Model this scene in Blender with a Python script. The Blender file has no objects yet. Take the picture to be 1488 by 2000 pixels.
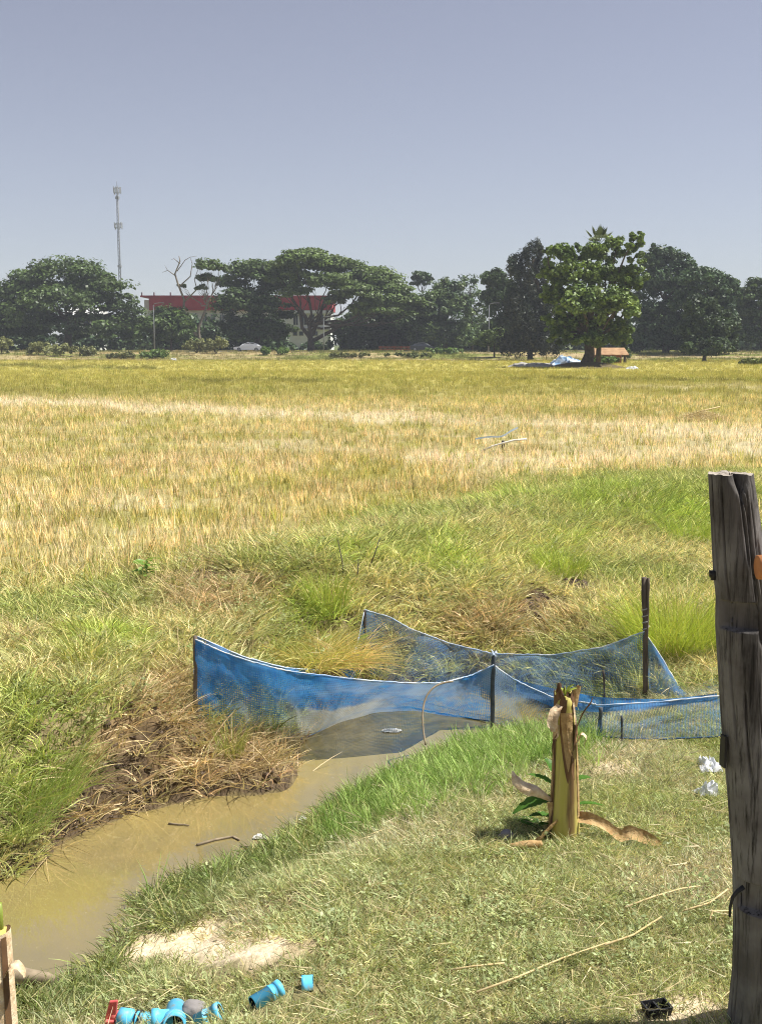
import bpy, bmesh, math, random
import numpy as np
from mathutils import Vector, Matrix

random.seed(7)
rng = np.random.default_rng(11)
R = math.radians
scene = bpy.context.scene
C = scene.collection

# ------------------------------------------------------------------ camera
CAM_Z = 2.2
PITCH = R(8.48)
FPX = 2200.0                      # focal length for a 1488 x 2000 picture
cam_data = bpy.data.cameras.new('camera')
cam_data.sensor_fit = 'VERTICAL'
cam_data.sensor_height = 24.0
cam_data.lens = FPX / 2000.0 * 24.0
cam_data.clip_start = 0.05
cam_data.clip_end = 6000.0
cam = bpy.data.objects.new('camera', cam_data)
cam.location = (0, 0, CAM_Z)
cam.rotation_euler = (math.pi / 2 - PITCH, 0, 0)
C.objects.link(cam)
scene.camera = cam

# ------------------------------------------------------------------ light
SUN_AZ, SUN_EL = R(84), R(60)     # azimuth to the right of straight ahead
sun_dir = Vector((math.cos(SUN_EL) * math.sin(SUN_AZ), math.cos(SUN_EL) * math.cos(SUN_AZ), math.sin(SUN_EL)))
world = bpy.data.worlds.new('World')
scene.world = world
world.use_nodes = True
wt = world.node_tree
wt.nodes.clear()
w_out = wt.nodes.new('ShaderNodeOutputWorld')
w_bg = wt.nodes.new('ShaderNodeBackground')
w_sky = wt.nodes.new('ShaderNodeTexSky')
w_sky.sky_type = 'NISHITA'
w_sky.sun_disc = False
w_sky.sun_elevation = SUN_EL
w_sky.sun_rotation = SUN_AZ
w_sky.altitude = 0
w_sky.air_density = 1.0
w_sky.dust_density = 0.1
w_sky.ozone_density = 6.0
w_hs = wt.nodes.new('ShaderNodeHueSaturation')
w_hs.inputs['Saturation'].default_value = 0.5
w_hs.inputs['Hue'].default_value = 0.52
w_bg.inputs['Strength'].default_value = 0.060
wt.links.new(w_sky.outputs[0], w_hs.inputs['Color'])
wt.links.new(w_hs.outputs[0], w_bg.inputs['Color'])
wt.links.new(w_bg.outputs[0], w_out.inputs['Surface'])

sun_data = bpy.data.lights.new('sun', 'SUN')
sun_data.energy = 5.0
sun_data.angle = R(0.53)
sun_data.color = (1.0, 0.965, 0.90)
sun = bpy.data.objects.new('sun', sun_data)
sun.rotation_euler = (-sun_dir).to_track_quat('-Z', 'Y').to_euler()
sun.location = sun_dir * 50
C.objects.link(sun)

scene.view_settings.view_transform = 'Standard'
scene.view_settings.look = 'None'
scene.view_settings.gamma = 1.0
scene.view_settings.exposure = 0.72
scene.view_settings.use_curve_mapping = False
scene.cycles.max_bounces = 6
scene.cycles.diffuse_bounces = 3
scene.cycles.transmission_bounces = 4
scene.cycles.glossy_bounces = 2
scene.cycles.volume_bounces = 0
scene.cycles.transparent_max_bounces = 12
scene.cycles.use_denoising = True
scene.cycles.denoiser = 'OPENIMAGEDENOISE'
scene.cycles.denoising_input_passes = 'RGB_ALBEDO_NORMAL'
scene.cycles.denoising_prefilter = 'NONE'
scene.cycles.filter_width = 1.1
scene.cycles.use_adaptive_sampling = True
scene.cycles.adaptive_threshold = 0.02

# ------------------------------------------------------------------ pixel <-> place helpers (measuring only)
CP, SP = math.cos(PITCH), math.sin(PITCH)


def ray(px, py):
    a, b = (px - 744) / FPX, (1000 - py) / FPX
    return Vector((a, CP + b * SP, -SP + b * CP))


def at_z(px, py, z):
    d = ray(px, py)
    t = (z - CAM_Z) / d.z
    return Vector((d.x * t, d.y * t, z))


def at_y(px, py, Y):
    d = ray(px, py)
    t = Y / d.y
    return Vector((d.x * t, Y, CAM_Z + d.z * t))


def proj(X, Y, Z):
    dz = Z - CAM_Z
    fw = Y * CP - dz * SP
    up = Y * SP + dz * CP
    return 744 + FPX * X / fw, 1000 - FPX * up / fw


# ------------------------------------------------------------------ noise (numpy)
def _hash(i, j, s):
    h = (i * 374761393 + j * 668265263 + s * 2147483647) & 0xFFFFFFFF
    h = ((h ^ (h >> 13)) * 1274126177) & 0xFFFFFFFF
    return ((h ^ (h >> 16)) & 0xFFFF) / 65535.0


def vnoise(x, y, s=0):
    x = np.asarray(x, float); y = np.asarray(y, float)
    i = np.floor(x).astype(np.int64); j = np.floor(y).astype(np.int64)
    u = x - i; v = y - j
    u = u * u * (3 - 2 * u); v = v * v * (3 - 2 * v)
    a = _hash(i, j, s); b = _hash(i + 1, j, s); c = _hash(i, j + 1, s); d = _hash(i + 1, j + 1, s)
    return (a * (1 - u) + b * u) * (1 - v) + (c * (1 - u) + d * u) * v


def fbm(x, y, s=0, o=4):
    t = 0.0; a = 0.5; n = 0.0
    for k in range(o):
        t = t + a * vnoise(x * 2 ** k, y * 2 ** k, s + k * 17)
        n += a; a *= 0.5
    return t / n


def smooth(a, b, x):
    t = np.clip((np.asarray(x, float) - a) / (b - a), 0, 1)
    return t * t * (3 - 2 * t)


def inpoly(PX, PY, poly):
    PX = np.asarray(PX, float); PY = np.asarray(PY, float)
    r = np.zeros(PX.shape, bool)
    n = len(poly)
    for k in range(n):
        x0, y0 = poly[k]; x1, y1 = poly[(k + 1) % n]
        if y0 == y1:
            continue
        c = ((y0 > PY) != (y1 > PY)) & (PX < (x1 - x0) * (PY - y0) / (y1 - y0) + x0)
        r ^= c
    return r


def segdist(X, Y, pts, closed=False):
    d = np.full(np.shape(X), 1e9)
    n = len(pts)
    for k in range(n if closed else n - 1):
        x0, y0 = pts[k]; x1, y1 = pts[(k + 1) % n]
        ex, ey = x1 - x0, y1 - y0
        L = ex * ex + ey * ey + 1e-12
        t = np.clip(((X - x0) * ex + (Y - y0) * ey) / L, 0, 1)
        d = np.minimum(d, np.hypot(X - x0 - t * ex, Y - y0 - t * ey))
    return d


# ------------------------------------------------------------------ terrain
ZW = -0.35                        # water level of the ditch
_far = [(-420, 1830), (-150, 1765), (0, 1722), (80, 1690), (130, 1640), (250, 1592), (400, 1557), (500, 1552), (560, 1545),
        (582, 1515), (584, 1470), (580, 1425), (600, 1380), (680, 1345), (850, 1335), (1000, 1352), (1080, 1385), (1110, 1408)]
_near = [(1090, 1428), (1010, 1440), (930, 1448), (868, 1458), (812, 1488), (708, 1542), (636, 1584), (580, 1622), (535, 1656), (450, 1686),
         (355, 1714), (272, 1756), (232, 1832), (170, 1900), (100, 1930), (-60, 1962), (-420, 2100)]
WATER = [tuple(at_z(x, y, ZW)[:2]) for x, y in _far + _near]
WF = [tuple(at_z(x, y, ZW)[:2]) for x, y in _far]
WN = [tuple(at_z(x, y, ZW)[:2]) for x, y in _near]
CREST = [tuple(at_z(x, y, 0.38)[:2]) for x, y in [(640, 1075), (850, 1030), (1050, 985), (1250, 955), (1500, 940)]]
CREST.append((CREST[-1][0] + 6, CREST[-1][1] + 1.2))
PITS = [(*at_z(a, b, c)[:2], r, d) for a, b, c, r, d in ((235, 1495, -.05, .13, .20), (305, 1440, 0, .15, .15), (450, 1525, -.2, .10, .08), (170, 1560, -.1, .10, .15), (350, 1520, -.15, .10, .12), (1045, 1180, .2, .22, .20), (1130, 1145, .25, .24, .18))]
SPIT = at_z(510, 1478, -.26)
LUMP = at_y(612, 1298, 7.95)
FIG = at_z(1150, 719, 0.05)       # foot of the fig tree's mound
FIELD_PX = [(-3000, 1190), (0, 1175), (300, 1150), (500, 1112), (650, 1052), (850, 1012), (1000, 962), (1150, 935), (1400, 918), (3000, 890)]
FIELD_LINE = [tuple(at_z(x, y, 0.1)[:2]) for x, y in FIELD_PX[1:-1]]
_fx = np.array([p[0] for p in FIELD_LINE]); _fy = np.array([p[1] for p in FIELD_LINE])


def field_edge(X):
    return np.interp(X, np.concatenate([[-12], _fx, [14]]), np.concatenate([[9.3], _fy, [17.5]]))


def terrain(X, Y):
    X = np.asarray(X, float); Y = np.asarray(Y, float)
    Z = np.full(X.shape, 0.05)
    near = (np.abs(X) < 12) & (Y < 22) & (Y > 0)
    x, y = X[near], Y[near]
    if x.size:
        df = segdist(x, y, WF); dn = segdist(x, y, WN)
        ins = inpoly(x, y, WATER)
        sd = np.minimum(df, dn)
        farside = df <= dn
        wob = (fbm(x * 3, y * 3, 5) - 0.5)
        hb = 0.10 + 0.10 * smooth(0.2, -1.5, x)
        wf = 0.55 + 0.25 * wob
        zf = ZW + (hb - ZW) * smooth(0, 1, sd / np.maximum(wf, .2)) ** 0.75
        zn = ZW + (0 - ZW) * smooth(0, 1, sd / (1.05 + 0.45 * smooth(0.3, -1.0, x)))
        z = zn + (zf - zn) * smooth(-.35, .35, dn - df)
        # fade the bank height to the field level
        z = np.where(farside & ~ins, z + (0.05 - hb) * smooth(1.2, 3.0, sd), z)
        dc = segdist(x, y, CREST)
        z = z + np.where(~ins & farside, 0.33 * np.exp(-(dc / 1.35) ** 2) * smooth(0.2, 1.2, sd), 0)
        lump = np.where(farside, 0.09 * smooth(0.02, 0.3, sd) * (1 - 0.5 * smooth(1, 3, sd)), 0.03 * smooth(0.1, .5, sd))
        z = z + lump * (fbm(x * 4.2, y * 4.2, 21) - 0.5) * 2
        z = z + (0.018 + .07 * farside * smooth(.9, .2, sd) * smooth(0, .08, sd)) * (fbm(x * 13, y * 13, 31, 3) - 0.5)
        px, py = proj(x, y, z * 0)
        sand = np.exp(-(((px - 420) / 190) ** 2 + ((py - 1835) / 45) ** 2) ** 1.5)
        z = z + np.where(~farside, 0.065 * sand, 0)
        # small soil mound beside the banana stump
        z = z + np.where(~farside, 0.05 * np.exp(-(((px - 1185) / 70) ** 2 + ((py - 1492) / 22) ** 2)), 0)
        z = np.where(ins, ZW - 0.22 * smooth(0, 0.35, sd), z)
        for qx, qy, qr, qd in PITS:
            z = z - np.where(ins, 0, qd * np.exp(-(np.hypot(x - qx, y - qy) / qr) ** 2)) * (z > ZW + .05)
        # low muddy spit under the left end of the net, and an earth lump behind it
        g = np.exp(-(np.hypot(x - SPIT.x, y - SPIT.y) / .55) ** 2)
        z = np.where(~ins & farside & (z > -.26), z + (-.26 - z) * .85 * g, z)
        z = np.maximum(z, -.06 - 2.3 * np.hypot(x - LUMP.x, (y - LUMP.y)) ** 2 + .05 * (fbm(x * 6, y * 6, 77) - .5))
        Z[near] = z
    # road embankment far away
    und = 0.25 * (fbm(X * 0.05, Y * 0.05, 3) - 0.5)
    Z = Z + (0.95 + und) * smooth(150, 176, Y) * smooth(6000, 2500, Y)
    m = np.hypot((X - FIG.x) / 4.2, (Y - FIG.y - 1.5) / 4.0)
    Z = Z + 0.52 * smooth(1.0, 0.25, m)
    return Z


def tz(x, y):
    return float(terrain(np.array([x]), np.array([y]))[0])


def hit(px, py):
    """first point of the ground along a line of sight, for measuring places"""
    d = ray(px, py)
    ts = np.linspace(2.0, 40, 2400)
    X, Y, Z = d.x * ts, d.y * ts, CAM_Z + d.z * ts
    g = terrain(X, Y)
    k = np.argmax(Z <= g)
    return Vector((X[k], Y[k], g[k]))


# ------------------------------------------------------------------ mesh helpers
def new_mesh(name, verts, faces, mat=None, smooth_faces=False):
    me = bpy.data.meshes.new(name)
    me.from_pydata([tuple(v) for v in verts], [], [tuple(f) for f in faces])
    if mat:
        me.materials.append(mat)
    if smooth_faces:
        me.polygons.foreach_set('use_smooth', [True] * len(me.polygons))
    me.update()
    return me


def quad_mesh(name, V, mat, cols=None):
    """V: (N,4,3) array of quads, optional per-face colour (N,3)"""
    n = len(V)
    me = bpy.data.meshes.new(name)
    me.vertices.add(n * 4); me.loops.add(n * 4); me.polygons.add(n)
    me.vertices.foreach_set('co', np.ascontiguousarray(V, dtype=np.float32).ravel())
    me.loops.foreach_set('vertex_index', np.arange(n * 4, dtype=np.int32))
    me.polygons.foreach_set('loop_start', np.arange(0, n * 4, 4, dtype=np.int32))
    me.update(calc_edges=True)
    if cols is not None:
        a = me.attributes.new('col', 'FLOAT_COLOR', 'FACE')
        a.data.foreach_set('color', np.concatenate([cols, np.ones((n, 1))], 1).astype(np.float32).ravel())
    me.materials.append(mat)
    return me


def link(name, me, parent=None, loc=None):
    o = bpy.data.objects.new(name, me)
    C.objects.link(o)
    if loc is not None:
        o.location = loc
    if parent is not None:
        o.parent = parent
    return o


def tag(o, label=None, cat=None, group=None, kind=None):
    if label: o['label'] = label
    if cat: o['category'] = cat
    if group: o['group'] = group
    if kind: o['kind'] = kind
    return o


def thing(name, label, cat, loc=(0, 0, 0), rz=0.0, group=None):
    o = bpy.data.objects.new(name, None)
    o.empty_display_size = 0.1
    C.objects.link(o)
    o.location = loc
    o.rotation_euler = (0, 0, rz)
    return tag(o, label, cat, group)


class MB:
    def __init__(s):
        s.v = []; s.f = []

    def add(s, verts, faces):
        b = len(s.v)
        s.v += [Vector(p) for p in verts]
        s.f += [tuple(i + b for i in f) for f in faces]
        return s

    def box(s, c, d, rz=0.0):
        x, y, z = d[0] / 2, d[1] / 2, d[2] / 2
        m = Matrix.Rotation(rz, 3, 'Z')
        vs = [Vector(c) + m @ Vector((a * x, b * y, e * z)) for a in (-1, 1) for b in (-1, 1) for e in (-1, 1)]
        return s.add(vs, [(0, 1, 3, 2), (4, 6, 7, 5), (0, 4, 5, 1), (2, 3, 7, 6), (0, 2, 6, 4), (1, 5, 7, 3)])

    def tube(s, pts, rad, n=8, cap=True, jit=0.0):
        pts = [Vector(p) for p in pts]
        if not hasattr(rad, '__len__'):
            rad = [rad] * len(pts)
        vs, fs = [], []
        ref = None
        for k, p in enumerate(pts):
            t = (pts[min(k + 1, len(pts) - 1)] - pts[max(k - 1, 0)])
            if t.length < 1e-9: t = Vector((0, 0, 1))
            t.normalize()
            if ref is None:
                ref = Vector((1, 0, 0)) if abs(t.x) < 0.8 else Vector((0, 1, 0))
            a = (ref - t * ref.dot(t)).normalized(); b = t.cross(a); ref = a
            for i in range(n):
                th = 2 * math.pi * i / n
                r = rad[k] * (1 + jit * (random.random() - .5))
                vs.append(p + a * (r * math.cos(th)) + b * (r * math.sin(th)))
        for k in range(len(pts) - 1):
            for i in range(n):
                j = (i + 1) % n
                fs.append((k * n + i, k * n + j, (k + 1) * n + j, (k + 1) * n + i))
        if cap:
            fs.append(tuple(range(n))[::-1])
            fs.append(tuple((len(pts) - 1) * n + i for i in range(n)))
        return s.add(vs, fs)

    def profile(s, p0, axis, prof, n=24):
        """lathe: prof = [(distance along axis, radius)] swept round axis from p0"""
        p0 = Vector(p0); t = Vector(axis).normalized()
        ref = Vector((0, 0, 1)) if abs(t.z) < 0.8 else Vector((1, 0, 0))
        a = (ref - t * ref.dot(t)).normalized(); b = t.cross(a)
        vs, fs = [], []
        for h, r in prof:
            for i in range(n):
                th = 2 * math.pi * i / n
                vs.append(p0 + t * h + a * (r * math.cos(th)) + b * (r * math.sin(th)))
        for k in range(len(prof) - 1):
            for i in range(n):
                j = (i + 1) % n
                fs.append((k * n + i, k * n + j, (k + 1) * n + j, (k + 1) * n + i))
        return s.add(vs, fs)

    def ribbon(s, pts, widths, side, cup=0.0, n=6, thick=0.0, jit=.05, up=3):
        """a strip along pts; side = sideways direction(s); cup bends the cross-section"""
        pts = [Vector(p) for p in pts]
        if not hasattr(widths, '__len__'): widths = [widths] * len(pts)
        if not isinstance(side, list): side = [side] * len(pts)
        if up > 1:          # refine the strip and crumple it a little
            m_ = (len(pts) - 1) * up + 1
            uu = np.linspace(0, len(pts) - 1, m_); kk = np.arange(len(pts))
            A = np.array([tuple(p) for p in pts])
            ker = np.array([.25, .5, .25])
            O = np.stack([np.interp(uu, kk, A[:, c]) for c in range(3)], 1)
            O[1:-1] = (O[:-2] + 2 * O[1:-1] + O[2:]) / 4
            widths = list(np.interp(uu, kk, widths) * (1 + jit * 2 * np.array([random.uniform(-1, 1) for _ in range(m_)])))
            S_ = np.array([tuple(p) for p in side]); side = [Vector(np.array([np.interp(u_, kk, S_[:, c]) for c in range(3)])) for u_ in uu]
            pts = [Vector(o) for o in O]
        vs, fs = [], []
        for k, p in enumerate(pts):
            t = (pts[min(k + 1, len(pts) - 1)] - pts[max(k - 1, 0)]).normalized()
            sd = Vector(side[k]); sd = (sd - t * sd.dot(t)).normalized()
            nn = t.cross(sd)
            for i in range(n + 1):
                u = i / n * 2 - 1
                vs.append(p + sd * (u * widths[k] / 2) + nn * (cup * widths[k] * (u * u - .4)) + nn * (random.uniform(-1, 1) * jit * widths[k]))
        for k in range(len(pts) - 1):
            for i in range(n):
                fs.append((k * (n + 1) + i, k * (n + 1) + i + 1, (k + 1) * (n + 1) + i + 1, (k + 1) * (n + 1) + i))
        return s.add(vs, fs)

    def mesh(s, name, mat, smooth_faces=True):
        return new_mesh(name, s.v, s.f, mat, smooth_faces)

    def build(s, name, mat, parent=None, smooth_faces=True, loc=None):
        return link(name, s.mesh(name, mat, smooth_faces), parent, loc)


# ------------------------------------------------------------------ materials
def mat_new(name):
    m = bpy.data.materials.new(name)
    m.use_nodes = True
    nt = m.node_tree
    nt.nodes.clear()
    out = nt.nodes.new('ShaderNodeOutputMaterial')
    return m, nt, out


def nd(nt, t, **kw):
    n = nt.nodes.new(t)
    for k, v in kw.items():
        setattr(n, k, v)
    return n


def mix_rgb(nt, a, b, fac, blend='MIX'):
    n = nt.nodes.new('ShaderNodeMix')
    n.data_type = 'RGBA'; n.blend_type = blend
    for sock, v in ((6, a), (7, b), (0, fac)):
        if isinstance(v, bpy.types.NodeSocket):
            nt.links.new(v, n.inputs[sock])
        elif sock == 0:
            n.inputs[0].default_value = v
        else:
            n.inputs[sock].default_value = (*v, 1) if len(v) == 3 else v
    return n.outputs[2]


def noise_fac(nt, scale, detail=5, lo=0.35, hi=0.65, vec=None, rough=0.55, stretch=None):
    tc = nd(nt, 'ShaderNodeTexCoord')
    src = tc.outputs['Object'] if vec is None else vec
    if stretch:
        mp = nd(nt, 'ShaderNodeMapping'); mp.inputs['Scale'].default_value = stretch
        nt.links.new(src, mp.inputs[0]); src = mp.outputs[0]
    n = nd(nt, 'ShaderNodeTexNoise')
    n.inputs['Scale'].default_value = scale; n.inputs['Detail'].default_value = detail
    n.inputs['Roughness'].default_value = rough
    nt.links.new(src, n.inputs['Vector'])
    r = nd(nt, 'ShaderNodeMapRange')
    r.inputs[1].default_value = lo; r.inputs[2].default_value = hi
    nt.links.new(n.outputs[0], r.inputs[0])
    return r.outputs[0], n.outputs[0]


def simple_mat(name, c1, c2=None, scale=8.0, rough=0.7, bump=0.0, spec=0.3, stretch=None, c3=None, s3=40, metallic=0.0):
    m, nt, out = mat_new(name)
    p = nd(nt, 'ShaderNodeBsdfPrincipled')
    p.inputs['Roughness'].default_value = rough
    p.inputs['Specular IOR Level'].default_value = spec
    p.inputs['Metallic'].default_value = metallic
    c2 = c2 or tuple(x * 0.75 for x in c1)
    f, raw = noise_fac(nt, scale, stretch=stretch)
    col = mix_rgb(nt, c1, c2, f)
    if c3:
        f3, r3 = noise_fac(nt, s3, lo=0.52, hi=0.66, stretch=stretch)
        col = mix_rgb(nt, col, c3, f3)
    nt.links.new(col, p.inputs['Base Color'])
    if bump:
        b = nd(nt, 'ShaderNodeBump'); b.inputs['Strength'].default_value = bump; b.inputs['Distance'].default_value = 0.02
        nt.links.new(raw, b.inputs['Height']); nt.links.new(b.outputs[0], p.inputs['Normal'])
    nt.links.new(p.outputs[0], out.inputs[0])
    return m


def leaf_mat(name, transl=0.35, gloss=0.03, attr='col', kind='GEOMETRY', rough=0.45, base=None, vary=0.25):
    m, nt, out = mat_new(name)
    if base is None:
        a = nd(nt, 'ShaderNodeAttribute'); a.attribute_type = kind; a.attribute_name = attr
        col = a.outputs['Color']
    else:
        f, _ = noise_fac(nt, 6.0)
        col = mix_rgb(nt, base[0], base[1], f)
    if kind == 'INSTANCER' or attr == 'tint':
        b = nd(nt, 'ShaderNodeAttribute'); b.attribute_type = 'GEOMETRY'; b.attribute_name = 'bcol'
        col = mix_rgb(nt, col, b.outputs['Color'], 1.0, 'MULTIPLY')
    d = nd(nt, 'ShaderNodeBsdfDiffuse'); t = nd(nt, 'ShaderNodeBsdfTranslucent'); g = nd(nt, 'ShaderNodeBsdfGlossy')
    g.inputs['Roughness'].default_value = rough
    g.inputs['Color'].default_value = (1, 1, 1, 1)
    tcol = mix_rgb(nt, col, (1.0, 1.0, 0.35), 0.4, 'MULTIPLY')
    nt.links.new(col, d.inputs[0]); nt.links.new(tcol, t.inputs[0])
    m1 = nd(nt, 'ShaderNodeMixShader'); m1.inputs[0].default_value = transl
    m2 = nd(nt, 'ShaderNodeMixShader'); m2.inputs[0].default_value = gloss
    nt.links.new(d.outputs[0], m1.inputs[1]); nt.links.new(t.outputs[0], m1.inputs[2])
    nt.links.new(m1.outputs[0], m2.inputs[1]); nt.links.new(g.outputs[0], m2.inputs[2])
    nt.links.new(m2.outputs[0], out.inputs[0])
    return m


M = {}
M['foliage'] = leaf_mat('foliage', 0.25, 0.02)
M['grass'] = leaf_mat('grass', 0.3, 0.008, attr='tint', kind='INSTANCER', rough=0.4)
M['bark'] = simple_mat('bark', (0.11, 0.085, 0.06), (0.05, 0.04, 0.03), 3.0, 0.9, 0.5)
M['bark_pale'] = simple_mat('bark_pale', (0.26, 0.22, 0.17), (0.14, 0.12, 0.09), 3.0, 0.9, 0.5)
M['white_paint'] = simple_mat('white_paint', (0.74, 0.74, 0.71), (0.62, 0.62, 0.58), 0.6, 0.6)
M['red_paint'] = simple_mat('red_paint', (0.42, 0.035, 0.04), (0.30, 0.025, 0.03), 0.5, 0.6)
M['glass_dark'] = simple_mat('glass_dark', (0.02, 0.03, 0.04), (0.03, 0.04, 0.05), 1.0, 0.1, spec=0.6)
M['steel'] = simple_mat('steel', (0.24, 0.25, 0.26), (0.18, 0.19, 0.20), 2.0, 0.6)
M['panel_grey'] = simple_mat('panel_grey', (0.36, 0.37, 0.38), (0.28, 0.29, 0.30), 2.0, 0.6)
M['concrete'] = simple_mat('concrete', (0.42, 0.40, 0.36), (0.30, 0.28, 0.25), 1.2, 0.9)
M['car_white'] = simple_mat('car_white', (0.82, 0.83, 0.84), (0.78, 0.79, 0.80), 1.0, 0.25, spec=0.6)
M['car_dark'] = simple_mat('car_dark', (0.03, 0.035, 0.045), (0.025, 0.03, 0.035), 1.0, 0.25, spec=0.6)
M['rubber'] = simple_mat('rubber', (0.02, 0.02, 0.02), (0.03, 0.03, 0.03), 10.0, 0.8)
M['pvc'] = simple_mat('pvc', (0.09, 0.46, 0.73), (0.14, 0.52, 0.75), 30.0, 0.5, spec=0.35, c3=(0.30, 0.36, 0.34), s3=34)
M['pvc_bore_shade'] = simple_mat('pvc_bore_shade', (0.008, 0.03, 0.06), (0.006, 0.022, 0.04), 30.0, 0.8)  # bore of the blue pipes, its inner shade painted in as near-black
M['red_plastic'] = simple_mat('red_plastic', (0.62, 0.09, 0.09), (0.68, 0.16, 0.14), 25.0, 0.5)
M['black_plastic'] = simple_mat('black_plastic', (0.015, 0.015, 0.017), (0.03, 0.03, 0.03), 25.0, 0.5)
M['stone'] = simple_mat('stone', (0.27, 0.25, 0.24), (0.17, 0.16, 0.155), 9.0, 0.95, 0.6)
M['plastic_white'] = leaf_mat('plastic_white', 0.25, 0.04, base=((0.82, 0.83, 0.86), (0.70, 0.72, 0.77)))
M['foam'] = simple_mat('foam', (0.80, 0.78, 0.72), (0.62, 0.58, 0.50), 20.0, 0.8)
M['dry_stick'] = simple_mat('dry_stick', (0.34, 0.27, 0.18), (0.18, 0.14, 0.09), 14.0, 0.9)
M['straw'] = simple_mat('straw', (0.66, 0.53, 0.28), (0.50, 0.37, 0.17), 22.0, 0.8)
M['dark_stick'] = simple_mat('dark_stick', (0.10, 0.085, 0.075), (0.05, 0.045, 0.04), 16.0, 0.9)
# ------------------------------------------------------------------ what grows where (measured once from the photograph)
P_LUSH = [(610, 1640), (700, 1540), (800, 1475), (870, 1430), (960, 1420), (1110, 1432), (1185, 1462), (1090, 1500), (980, 1525), (880, 1560), (780, 1600), (670, 1640)]
P_CUT = [(60, 1660), (120, 1560), (150, 1450), (230, 1370), (330, 1290), (385, 1330), (400, 1420), (520, 1470), (615, 1520), (615, 1570), (400, 1575), (260, 1615), (150, 1680)]
P_MUD = [(60, 1690), (130, 1560), (200, 1480), (270, 1470), (330, 1520), (420, 1535), (615, 1540), (615, 1570), (400, 1575), (260, 1615), (150, 1680)]
P_HOLES = [(1045, 1175, 42, 40), (1130, 1140, 48, 28), (300, 1440, 60, 35), (235, 1500, 35, 40), (1290, 1262, 30, 14), (410, 1130, 70, 22), (1020, 1025, 20, 10)]


def classify(X, Y, Z, jit=0.0):
    px, py = proj(X, Y, Z)
    far = np.ones(X.shape, bool)
    nm = (np.abs(X) < 12) & (Y < 22)
    sd = np.full(X.shape, 9.0)
    x, y = X[nm], Y[nm]
    df = segdist(x, y, WF); dn = segdist(x, y, WN)
    ins = inpoly(x, y, WATER)
    far[nm] = df <= dn
    sd[nm] = np.where(ins, -np.minimum(df, dn), np.minimum(df, dn))
    field = far & (Y > field_edge(X) + 4.2 * (fbm(X * .9, Y * 0.6, 91) - .5) + (rng.normal(0, jit, X.shape) if jit else 0))
    return px, py, far, sd, field


def band(px, py, pts, w):
    """soft stripe round a polyline given in picture measures"""
    d = np.interp(px, [p[0] for p in pts], [p[1] for p in pts])
    return np.exp(-((py - d) / w) ** 2) * (px > pts[0][0] - 60) * (px < pts[-1][0] + 60)


STRAW = np.array([0.655, 0.575, 0.28]); OLIVE = np.array([0.46, 0.445, 0.13]); PALE = np.array([0.86, 0.76, 0.53]); BROWNY = np.array([0.535, 0.46, 0.205])
YGREEN = np.array([0.52, 0.47, 0.14])


def field_colour(X, Y):
    px, py = proj(X, Y, np.zeros(X.shape))
    lg = np.log(np.maximum(Y, 3))
    n1 = fbm(X * 0.35 / (1 + Y / 40), lg * 14, 41)
    n2 = fbm(X * 1.3, Y * 0.7, 43)
    n3 = vnoise(X * 0.9 / (1 + Y / 30), lg * 40, 47)
    c = STRAW + (BROWNY - STRAW) * smooth(0.45, 0.62, n1)[:, None] * 0.8
    c = c + (OLIVE - c) * (smooth(0.48, 0.68, n2) * 0.75)[:, None]
    # farther off the field turns yellow green
    c = c + (YGREEN - c) * (smooth(805, 745, py) * 0.85)[:, None]
    c = c + (YGREEN * 0.8 - c) * (smooth(700, 400, px) * smooth(840, 760, py) * (1 - smooth(760, 740, py)) * 0.35)[:, None]
    pale = np.zeros(X.shape)
    jig = 14 * (fbm(px / 60, py / 25, 51) - 0.5)
    pyj = py + jig
    pale += 1.0 * band(px, pyj, [(-200, 786), (150, 792), (350, 803), (560, 812), (750, 818)], 9)
    pale += 0.7 * band(px, pyj, [(750, 822), (1000, 828), (1200, 836), (1488, 852), (1800, 860)], 10)
    pale += 0.8 * band(px, pyj, [(850, 905), (1050, 915), (1250, 898), (1488, 880), (1800, 870)], 20)
    pale += 0.5 * band(px, pyj, [(500, 886), (700, 886)], 7)
    pale += 0.6 * band(px, pyj, [(1000, 870), (1488, 850), (1700, 850)], 20) * smooth(.45, .6, n2)
    pale += 0.55 * band(px, pyj, [(-100, 985), (200, 990), (450, 985)], 20) * smooth(.35, .6, n2)
    pale += 0.45 * band(px, pyj, [(0, 1090), (160, 1100), (330, 1090)], 45) * smooth(.4, .62, n2)
    pale += 0.5 * band(px, pyj, [(1250, 757), (1488, 760)], 4)
    pale += 0.4 * smooth(0.62, 0.8, n3) * smooth(780, 830, py)
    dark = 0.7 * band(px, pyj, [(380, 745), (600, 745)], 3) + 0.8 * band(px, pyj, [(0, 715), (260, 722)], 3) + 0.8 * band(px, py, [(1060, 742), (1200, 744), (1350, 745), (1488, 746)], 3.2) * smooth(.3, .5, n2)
    c = c + (PALE - c) * np.clip(pale, 0, 1)[:, None]
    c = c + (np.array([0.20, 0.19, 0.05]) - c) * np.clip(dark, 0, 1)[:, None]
    return c


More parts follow.
